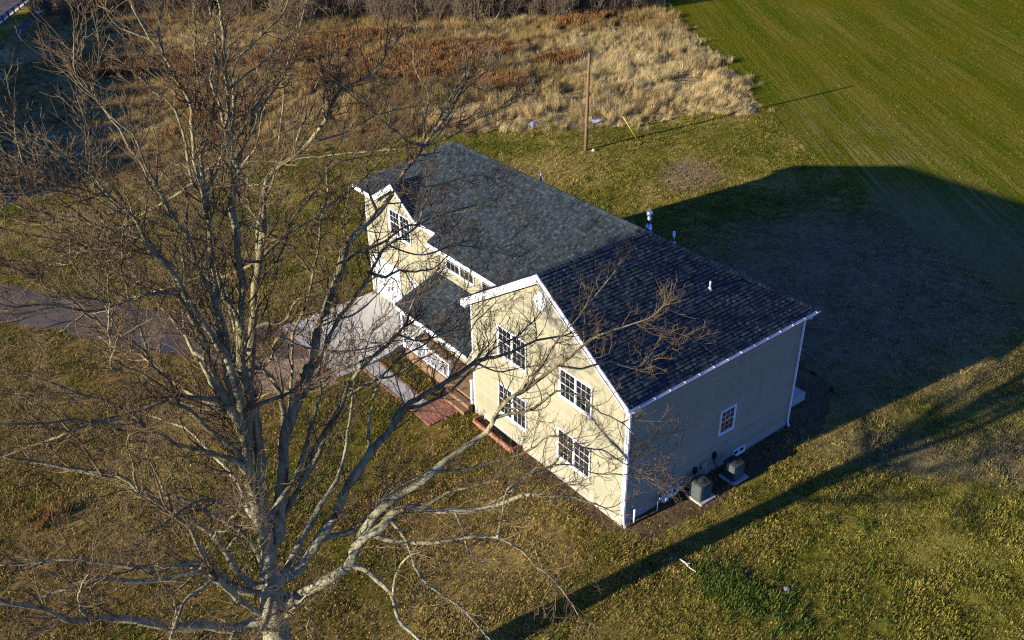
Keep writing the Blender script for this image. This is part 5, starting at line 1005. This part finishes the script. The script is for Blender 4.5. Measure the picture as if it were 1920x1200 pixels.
tree = empty('bare_tree', (-13.3, -0.3, 0), 'huge leafless grey-barked tree filling the left of the picture, its limbs spreading before the house', 'tree')
L1P = []; L1R = []; first = True
for q in LIMBS:
    C = catmull(q, 0.22); n = len(C); s = np.r_[0, np.cumsum(np.linalg.norm(np.diff(C[:, :3], axis=0), axis=1))]
    C[:, 3] *= 1.22 if first else 1.12 if (C[-1, 2] > 15 and C[0, 3] > 0.095) else 0.84; r0 = C[0, 3]
    if not first:                                    # gnarl, growing from the fork outwards
        jit = rng.normal(0, 1, (n, 3)); jit = (jit + np.roll(jit, 1, 0) + np.roll(jit, -1, 0)) / 3; kink = np.repeat(rng.normal(0, 1, (n // 4 + 2, 3)), 4, 0)[:n]; jit += 0.8 * (kink + np.roll(kink, 1, 0) + np.roll(kink, 2, 0)) / 3
        C[:, :3] += jit * (0.042 * np.minimum(1, np.arange(n) / 6.0))[:, None]
        C[:, 3] *= 1 + 0.08 * rng.normal(0, 1, n)
        C[:3, 3] *= np.array([1.25, 1.12, 1.04])[:min(3, n)]
    else:
        C[:, 3] *= 1 + 0.04 * np.sin(np.arange(n) * 0.9); C[:4, 3] *= np.linspace(1.45, 1.05, 4); C[-5:, 3] *= np.array([0.95, 0.85, 0.7, 0.45, 0.05])
    sides = 14 if r0 > 0.12 else 9 if r0 > 0.05 else 6
    V, F = tubes(C[None, :, :3], np.maximum(C[None, :, 3], 0.008), sides)
    if r0 > 0.05:                                    # lumpy bark on what is thick enough to show it
        cc = np.repeat(C[:, :3], sides, 0); rr = np.repeat(C[:, 3], sides); d = V - cc
        lump = 1 + 0.10 * (vnoise(V[:, 0] * 6 + V[:, 2] * 1.5, V[:, 1] * 6 - V[:, 2] * 1.3, 1.0, 5) - 0.5) * 2
        V = cc + d * lump[:, None]
    me = np_mesh('trunk' if first else 'limb', V, F, M_BARK, True)
    link(bpy.data.objects.new('trunk' if first else 'limb', me), tree)
    # shoots along this limb
    T = s[-1]; m = int(T * (3.4 if not first else 0.0))
    if m:
        pos = T * (0.12 + 0.88 * rng.random(m) ** 0.75); i = np.clip(np.searchsorted(s, pos) - 1, 0, n - 2); f = ((pos - s[i]) / (s[i + 1] - s[i] + 1e-9))[:, None]
        base = C[i, :3] * (1 - f) + C[i + 1, :3] * f; D = C[i + 1, :3] - C[i, :3]; D /= np.linalg.norm(D, axis=1, keepdims=True) + 1e-9
        ln = rng.uniform(0.5, 1.9, m) * (1.15 - 0.55 * pos / T) * (0.75 + 0.5 * min(1, r0 / 0.1)); rad = np.minimum(0.55 * C[i, 3], rng.uniform(0.010, 0.024, m))
        lowness = np.clip((9.5 - base[:, 2]) / 4.0, 0, 1); upw = 0.75 - 0.75 * lowness
        P, R = grow(base, side_dirs(D, rng.uniform(0.45, 1.15, m), rng), ln, np.maximum(rad, 0.009), 8, upw, 0.17, rng, 0.18); L1P.append(P); L1R.append(R)
        # leading shoots at the tip
        e = 3; base = np.tile(C[-1, :3], (e, 1)); dd_ = side_dirs(np.tile(D[-1], (e, 1)) * 0 + (C[-1, :3] - C[-3, :3]) / np.linalg.norm(C[-1, :3] - C[-3, :3]), rng.uniform(0.05, 0.5, e), rng)
        P, R = grow(base, dd_, rng.uniform(0.6, 1.3, e), np.full(e, max(0.008, C[-1, 3] * 0.8)), 8, np.full(e, 0.4), 0.1, rng, 0.3); L1P.append(P); L1R.append(R)
    first = False
L1P = np.concatenate(L1P); L1R = np.concatenate(L1R)
upf = lambda b: 0.55 - 0.55 * np.clip((9.5 - b[:, 2]) / 4.0, 0, 1)
def clear_of_house(P, R):
    t = P.reshape(-1, 3); bad = ((t[:, 0] > -0.25) & (t[:, 0] < 10) & (t[:, 1] > -0.3) & (t[:, 1] < 21) & (t[:, 2] < 8.9)) | (t[:, 2] < 0.5)
    ok = ~bad.reshape(P.shape[:2]).any(1); return P[ok], R[ok]
L1P, L1R = clear_of_house(L1P, L1R)
L2P, L2R = clear_of_house(*sprout(L1P, L1R, 5.2, 0.30, 0.68, 5, upf, rng, rmax=0.012, rmul=0.7, curl=0.25, wob=0.17))
L2R = np.maximum(L2R, 0.0055)
L3P, L3R = clear_of_house(*sprout(L2P, L2R, 3.0, 0.45, 0.95, 3, upf, rng, rmax=0.008, rmul=0.8, tmin=0.2))
L3R = np.maximum(L3R, 0.0037)
parts = [tubes(L1P, L1R, 5), tubes(L2P, L2R, 3), tubes(L3P, L3R, 3)]
V = np.concatenate([p[0] for p in parts]); off = np.cumsum([0] + [len(p[0]) for p in parts])
F = np.concatenate([p[1] + o for p, o in zip(parts, off)])
tag(link(bpy.data.objects.new('twigs', np_mesh('twigs', V, F, M_TWIG, True)), tree), kind='stuff')
print('tree', len(L1P), len(L2P), len(L3P), len(F))

# evergreens standing outside the left edge: their shade falls across the far left of the meadow
def evergreen_meshes(H, R, r):
    n = 2600; z = H * (0.08 + 0.92 * r.random(n) ** 0.9); rad = R * np.minimum(1, (1 - z / H) * 3.2) ** 0.5 * r.uniform(0.35, 1.0, n) + 0.1; a = r.uniform(0, 2 * np.pi, n)
    c = np.stack([rad * np.cos(a), rad * np.sin(a), z], 1); o = np.stack([np.cos(a), np.sin(a), np.full(n, -0.45)], 1); t = np.stack([-np.sin(a), np.cos(a), np.zeros(n)], 1)
    w = (0.6 + 0.6 * (1 - z / H))[:, None]; V = np.stack([c - t * w * 0.5, c + t * w * 0.5, c + o * w * 1.3 + r.normal(0, .1, (n, 3)), c - o * w * 0.9 + t * 0.1], 1).reshape(-1, 3)
    b = np.arange(n)[:, None] * 4; F = np.concatenate([b + np.array([0, 1, 2]), b + np.array([0, 3, 1])]); return V, F
EV = np_mesh('crown', *evergreen_meshes(18, 5.0, rng), M_NEEDLE); ET = MB().tube([(0, 0, -0.2), (0, 0, 5), (0, 0, 16)], [0.32, 0.25, 0.05], 8).mesh('trunk', M_BARK)
tips = [(-3.5, 48.5), (-2, 52), (-0.5, 56), (1.5, 60), (3, 64.5), (5.5, 69), (8, 73.5), (10, 78), (12, 83), (13.5, 88), (15, 93), (16.5, 98), (-9, 49.5), (-8, 54), (-6, 58), (-4.5, 62), (-2, 67), (0, 71), (2, 76), (4, 80.5), (6, 86), (8, 91), (9, 96), (-15, 52), (-14, 58), (-11, 65), (-7, 73), (-3, 80), (0, 88)]
for (tx, ty) in tips:
    s = rng.uniform(0.92, 1.06); h = 17.2 * s; x = tx - h / math.tan(SUN_EL) * math.cos(SUN_AZ); y = ty - h / math.tan(SUN_EL) * math.sin(SUN_AZ)
    t = empty('evergreen_tree', (x, y, 0), 'dense dark evergreen beyond the left edge, shading the far corner', 'tree', 'evergreens beyond the left edge')
    for me in (EV, ET):
        o = bpy.data.objects.new(me.name, me); o.location = (x, y, 0); o.scale = (s, s, s); o.rotation_euler = (0, 0, rng.uniform(0, 6)); link(o, t)

# ------------------------------------------------------------------ grass, weeds, brush
def blade_clump(n, rad, l0, l1, w, lean, r, segs=2, tipw=0.25, common=(0, 0), up=0.0):
    """n tapering bent blades rooted in a disc"""
    a = r.uniform(0, 2 * np.pi, n); q = rad * np.sqrt(r.random(n)); base = np.stack([q * np.cos(a), q * np.sin(a), np.full(n, -0.01)], 1)
    az = r.uniform(0, 2 * np.pi, n); ln = r.uniform(l0, l1, n); tilt = np.abs(r.normal(lean, lean * 0.5, n))
    h = np.stack([np.cos(az) + common[0], np.sin(az) + common[1], np.zeros(n)], 1); h /= np.linalg.norm(h, axis=1, keepdims=True) + 1e-6
    side = np.stack([-h[:, 1], h[:, 0], np.zeros(n)], 1) * (w * r.uniform(0.6, 1.3, n))[:, None]
    V = []; 
    for i in range(segs + 1):
        t = i / segs; th = tilt * (0.5 + 0.8 * t); p = base + (h * np.sin(th)[:, None] + np.array([0, 0, 1]) * np.cos(th)[:, None]) * (ln * t)[:, None]
        ww = 1 - (1 - tipw) * t; V += [p - side * ww * 0.5, p + side * ww * 0.5]
    V = np.stack(V, 1); k = 2 * (segs + 1); b = (np.arange(n) * k)[:, None]; F = []
    for i in range(segs): F.append(b + np.array([2 * i, 2 * i + 1, 2 * i + 3, 2 * i + 2]))
    return V.reshape(-1, 3), np.concatenate(F)

def spots(n, x0, x1, y0, y1, r): return r.uniform(x0, x1, n), r.uniform(y0, y1, n)
def seen(x, y, mx=480, my=260, z=0.3):
    u, v, d = view_uv(np.stack([x, y, np.full(len(x), z)], 1)); return (u > -mx) & (u < 1920 + mx) & (v > -my) & (v < 1200 + my), d
def bare(x, y):
    m = np.zeros(len(x), bool)
    jx = (vnoise(x, y, 0.5, 51) - 0.5) * 0.5; jy = (vnoise(x, y, 0.5, 52) - 0.5) * 0.5
    for P in (HOUSE, PAD, WALK, PATIO): m |= in_poly(x, y, P)
    m |= in_poly(x + jx * 1.6, y + jy * 1.6, DRIVE) & (vnoise(x, y, 0.7, 53) > 0.12)
    return m

r = np.random.default_rng(21)
TUFTS = [np_mesh('tuft', *blade_clump(16, 0.13, 0.05, 0.12, 0.022, 0.65, r, 1, 0.3), M_TUFT) for _ in range(6)]
x, y = spots(680000, -37, 62, -24, 62, r)
ok, d = seen(x, y); ok &= ~bare(x, y) & ~in_poly(x, y, FIELD) & ~in_poly(x, y, MEADOW)
soil = in_poly(x, y, SOIL1) | in_poly(x, y, SOIL2) | in_poly(x, y, DIRT)
worn_shade = (((x - 21.5) / 12) ** 2 + ((y - 5.0) / 8.5) ** 2 < 1) | (((x - 15) / 6) ** 2 + ((y - 8) / 6) ** 2 < 1)  # ellipses of the brown painted shadow area, where grass is thinned
ok &= ~(worn_shade & (r.random(len(x)) > 0.45)); ok &= ~(soil & (r.random(len(x)) > 0.12)) & (r.random(len(x)) < np.clip(1.25 - (d - 28) / 70, 0.35, 1)) & (vnoise(x, y, 0.5, 3) + vnoise(x, y, 1.7, 4) > 0.38)
x, y = x[ok], y[ok]; n = len(x); dens = vnoise(x, y, 1.1, 6)
scatter('lawn_grass', TUFTS, np.stack([x, y, np.zeros(n)], 1), np.stack([r.normal(0, .15, n), r.normal(0, .15, n), r.uniform(0, 6.28, n)], 1), (0.55 + 0.9 * dens) * r.uniform(0.7, 1.35, n), r.integers(0, 6, n), 'patchy winter lawn of green and straw coloured tufts round the house', 'grass')
print('lawn', n)

CROP = [np_mesh('crop_tuft', *blade_clump(10, 0.16, 0.05, 0.11, 0.035, 0.7, r, 1, 0.3), M_CROP) for _ in range(4)]
x, y = spots(150000, 18, 125, -16, 100, r); ok, d = seen(x, y); ok &= in_poly(x, y, FIELD)
ca, sa = math.cos(math.atan2(39.5, 30.5)), math.sin(math.atan2(39.5, 30.5)); v_ = -x * sa + y * ca; u_ = x * ca + y * sa
row = vnoise(v_ * 2.2, u_ * 0.03, 0.5, 9); ok &= (row > 0.38) & ~(((x - 30) ** 2 / 90 + (y - 5) ** 2 / 60 < 1) & (r.random(len(x)) > 0.3)) & (r.random(len(x)) < np.clip(1.6 - d / 90, 0.2, 1))
x, y = x[ok], y[ok]; n = len(x)
scatter('field_crop', CROP, np.stack([x, y, np.zeros(n)], 1), np.stack([np.zeros(n), np.zeros(n), r.uniform(0, 6.28, n)], 1), r.uniform(0.6, 1.4, n), r.integers(0, 4, n), 'short green winter crop drilled in rows across the field', 'crop')
print('crop', n)

STRAW = [np_mesh('straw_mat', *blade_clump(95, 0.60, 0.6, 1.3, 0.036, 1.12, r, 3, 0.2, (1.6, 0.0)), M_STRAW) for _ in range(5)]
STRAW += [np_mesh('straw_clump', *blade_clump(60, 0.22, 0.6, 1.25, 0.030, 0.45, r, 3, 0.2, (0.8, 0.0)), M_STRAW) for _ in range(3)]
x, y = spots(95000, -42, 110, 24, 135, r); ok, d = seen(x, y, 260, 200, 0.5)
fx_ = x + r.normal(0, 0.55, len(x)) + (vnoise(x, y, 2.5, 8) - 0.5) * 2.0; fy_ = y + r.normal(0, 0.7, len(x)) + (vnoise(x, y, 2.5, 7) - 0.5) * 2.5
ok &= in_poly(fx_, fy_, MEADOW) & ~in_poly(x, y, ROAD) & ~in_poly(x, y, [(q[0], q[1]) for q in VERGE_PATH]) & (vnoise(x, y, 1.4, 12) + 0.5 * vnoise(x, y, 4, 13) > 0.40)
ang = np.arctan2(59.6 - 28, 63.2 - 42.6)
weedm = np.zeros(len(x))
for (cx, cy, rx, ry, k) in ((30.0, 56.0, 7.5, 5.0, 1.0), (29.0, 45.5, 3.0, 2.5, .7), (10, 70, 8, 6, .5), (20.5, 57, 6, 4, .5), (6, 52, 5, 4, .45), (24, 66, 9, 5, .6), (38, 47.5, 2.2, 1.6, .8), (50, 58, 4, 3, .6), (16, 48, 4, 3, .5)):
    weedm = np.maximum(weedm, k * np.clip(1.5 - np.hypot((x - cx) / rx, (y - cy) / ry), 0, 1))
weedm += 0.5 * (vnoise(x, y, 3.0, 15) - 0.5)
iw = ok & (weedm > 0.42); isx = ok & ~(weedm > 0.5)
xs, ys = x[isx], y[isx]; n = len(xs); la = 6.28 * vnoise(xs, ys, 7.0, 17) * 1.2 + r.normal(0, 0.55, n)
tall = (vnoise(xs, ys, 2.6, 19) > 0.66) | ((xs > 44) & (vnoise(xs, ys, 1.6, 22) > 0.60)); up_ = r.random(n) < np.where(tall, 0.75, 0.10)
h_ = r.uniform(0.65, 1.05, n) * (0.55 + 0.65 * vnoise(xs, ys, 1.5, 18)); front = ~in_poly(xs - 1.6, ys - 2.1, MEADOW); h_ *= np.where(front, 0.6, 0.82); h_ *= np.where(xs < 16, 0.55 + 0.45 * np.clip((xs + 4) / 20, 0, 1), 1.0)
scatter('dry_grass', STRAW, np.stack([xs, ys, np.zeros(n)], 1), np.stack([r.normal(0, .1, n), r.normal(0, .1, n), la], 1), h_, np.where(up_, r.integers(5, 8, n), r.integers(0, 5, n)), 'tall lodged straw coloured grass covering the meadow behind the house', 'dry grass')
WEED = [np_mesh('weed_clump', *blade_clump(55, 0.35, 0.5, 1.0, 0.03, 0.30, r, 2, 0.7), M_WEED) for _ in range(4)]
xs, ys = x[iw], y[iw]; n2 = len(xs)
extra = [(-16.6, 14.1, 10)]
ex = np.concatenate([np.stack([r.normal(-16.3, .45, 14), r.normal(13.8, .35, 14)], 1)]); xs = np.r_[xs, ex[:, 0]]; ys = np.r_[ys, ex[:, 1]]; n2 = len(xs); sc = r.uniform(0.6, 1.1, n2); sc[-14:] *= 0.45
scatter('brown_weeds', WEED, np.stack([xs, ys, np.zeros(n2)], 1), np.stack([r.normal(0, .08, n2), r.normal(0, .08, n2), r.uniform(0, 6.28, n2)], 1), sc, r.integers(0, 4, n2), 'dead russet brown weeds in drifts through the dry meadow', 'weeds')
print('straw', n, 'weeds', n2)

GW = [np_mesh('green_weed', *blade_clump(26, 0.16, 0.12, 0.28, 0.035, 0.7, r, 2, 0.3), M_GREENWEED) for _ in range(3)]
n = 260; q = r.normal(0, 1, (n, 2)); xs = 0.75 + q[:, 0] * 0.42; ys = -4.5 + q[:, 1] * 0.75
xs = np.r_[xs, r.normal(1.2, .6, 60), r.normal(-6, 2.5, 40), r.normal(6, 3, 40)]; ys = np.r_[ys, r.normal(-6.4, .8, 60), r.normal(8, 2.5, 40), r.normal(-5, 2, 40)]; n = len(xs)
k = ~bare(xs, ys) & ~in_poly(xs, ys, SOIL1); xs, ys = xs[k], ys[k]; n = len(xs)
scatter('green_weeds', GW, np.stack([xs, ys, np.zeros(n)], 1), np.stack([r.normal(0, .1, n), r.normal(0, .1, n), r.uniform(0, 6.28, n)], 1), r.uniform(0.5, 1.1, n), r.integers(0, 3, n), 'lush green weed patch in the lawn below the house corner', 'weeds')

LV = [np_mesh('leaf', np.array([(-.05, -.03, .0), (.05, -.035, .012), (.06, .03, .004), (-.045, .035, .018)]) * s * 0.42 + (0, 0, .06), np.array([[0, 1, 2, 3]]), M_LEAF) for s in (0.8, 1.0, 1.25)]
x, y = spots(26000, -24, 6, -10, 24, r); g = np.exp(-(((x + 9) / 9) ** 2 + ((y - 4) / 9) ** 2)); ok = (r.random(len(x)) < g) & ~bare(x, y); x, y = x[ok], y[ok]; n = len(x)
scatter('fallen_leaves', LV, np.stack([x, y, r.uniform(0.0, 0.05, n)], 1), np.stack([r.normal(0, .4, n), r.normal(0, .4, n), r.uniform(0, 6.28, n)], 1), r.uniform(0.8, 1.4, n), r.integers(0, 3, n), 'scattered brown fallen leaves on the grass under the bare tree', 'leaves')

def shrub_mesh(H, stems, r):
    base = r.normal(0, 0.18, (stems, 3)); base[:, 2] = -0.05; az = r.uniform(0, 6.28, stems); tl = r.uniform(0.05, 0.55, stems)
    d = np.stack([np.cos(az) * np.sin(tl), np.sin(az) * np.sin(tl), np.cos(tl)], 1)
    P, R = grow(base, d, H * r.uniform(0.6, 1.0, stems), np.full(stems, 0.030), 6, np.full(stems, 0.2), 0.08, r)
    P2, R2 = sprout(P, R, 7, 0.25, 0.5, 4, 0.4, r, rmax=0.018, rmul=0.7); P3, R3 = sprout(P2, R2, 3.0, 0.4, 0.8, 3, 0.3, r, rmax=0.012, rmul=0.8)
    pr = [tubes(P, R, 4), tubes(P2, R2, 3), tubes(P3, np.maximum(R3, .009), 3)]; off = np.cumsum([0] + [len(p[0]) for p in pr])
    return np.concatenate([p[0] for p in pr]), np.concatenate([p[1] + o for p, o in zip(pr, off)])
SHRUB = [np_mesh('shrub', *shrub_mesh(h, s, r), M_BRUSH) for h, s in ((3.0, 14), (3.8, 12), (2.4, 16), (4.5, 10))]
x, y = spots(2600, -10, 90, 48, 130, r); ok, d = seen(x, y, 300, 420, 2.0)
tx, ty = 30.0, 40.0                                          # the thicket fills the ground beyond this line
line = lambda px: np.interp(px, [-20, 17, 26, 34, 41, 50, 58, 64], [107, 90, 75.5, 70, 63.5, 58.5, 55.5, 59])
ok &= (y > line(x) + 3.5 * (vnoise(x, y, 4, 30) - 0.5)) & in_poly(x, y, MEADOW)
x, y = x[ok], y[ok]; n = len(x)
scatter('thicket', SHRUB, np.stack([x, y, np.zeros(n)], 1), np.stack([np.zeros(n), np.zeros(n), r.uniform(0, 6.28, n)], 1), r.uniform(0.7, 1.25, n), r.integers(0, 4, n), 'tangled bare brush closing off the far side of the meadow', 'thicket')
print('thicket', n)
# single bare shrubs and saplings that stand clear of the thicket
def shrub(me, x, y, s, lab, group=None, rz=0.0):
    o = bpy.data.objects.new('bare_shrub', me); o.location = (x, y, 0); o.scale = (s, s, s); o.rotation_euler = (0, 0, rz); COL.objects.link(o)
    return tag(o, lab, 'shrub', group)
shrub(SHRUB[2], 26.4, 43.6, 0.75, 'thin bare sapling among the russet weeds left of the utility pole')
shrub(SHRUB[1], 31.0, 49.0, 0.7, 'bare sapling on the right edge of the russet weeds')
for i, (x, y, s) in enumerate(((27.5, 76, 1.0), (33.0, 72.0, 0.9), (38.0, 68.5, 1.0), (43.0, 64.5, 1.1), (47.5, 61.8, 1.0), (55.0, 58.2, 1.0), (22.5, 83, 1.0))):
    shrub(SHRUB[i % 4], x, y, s, 'bare grey-brown shrub on the near edge of the thicket', 'bare shrubs along the thicket edge', i * 1.3)
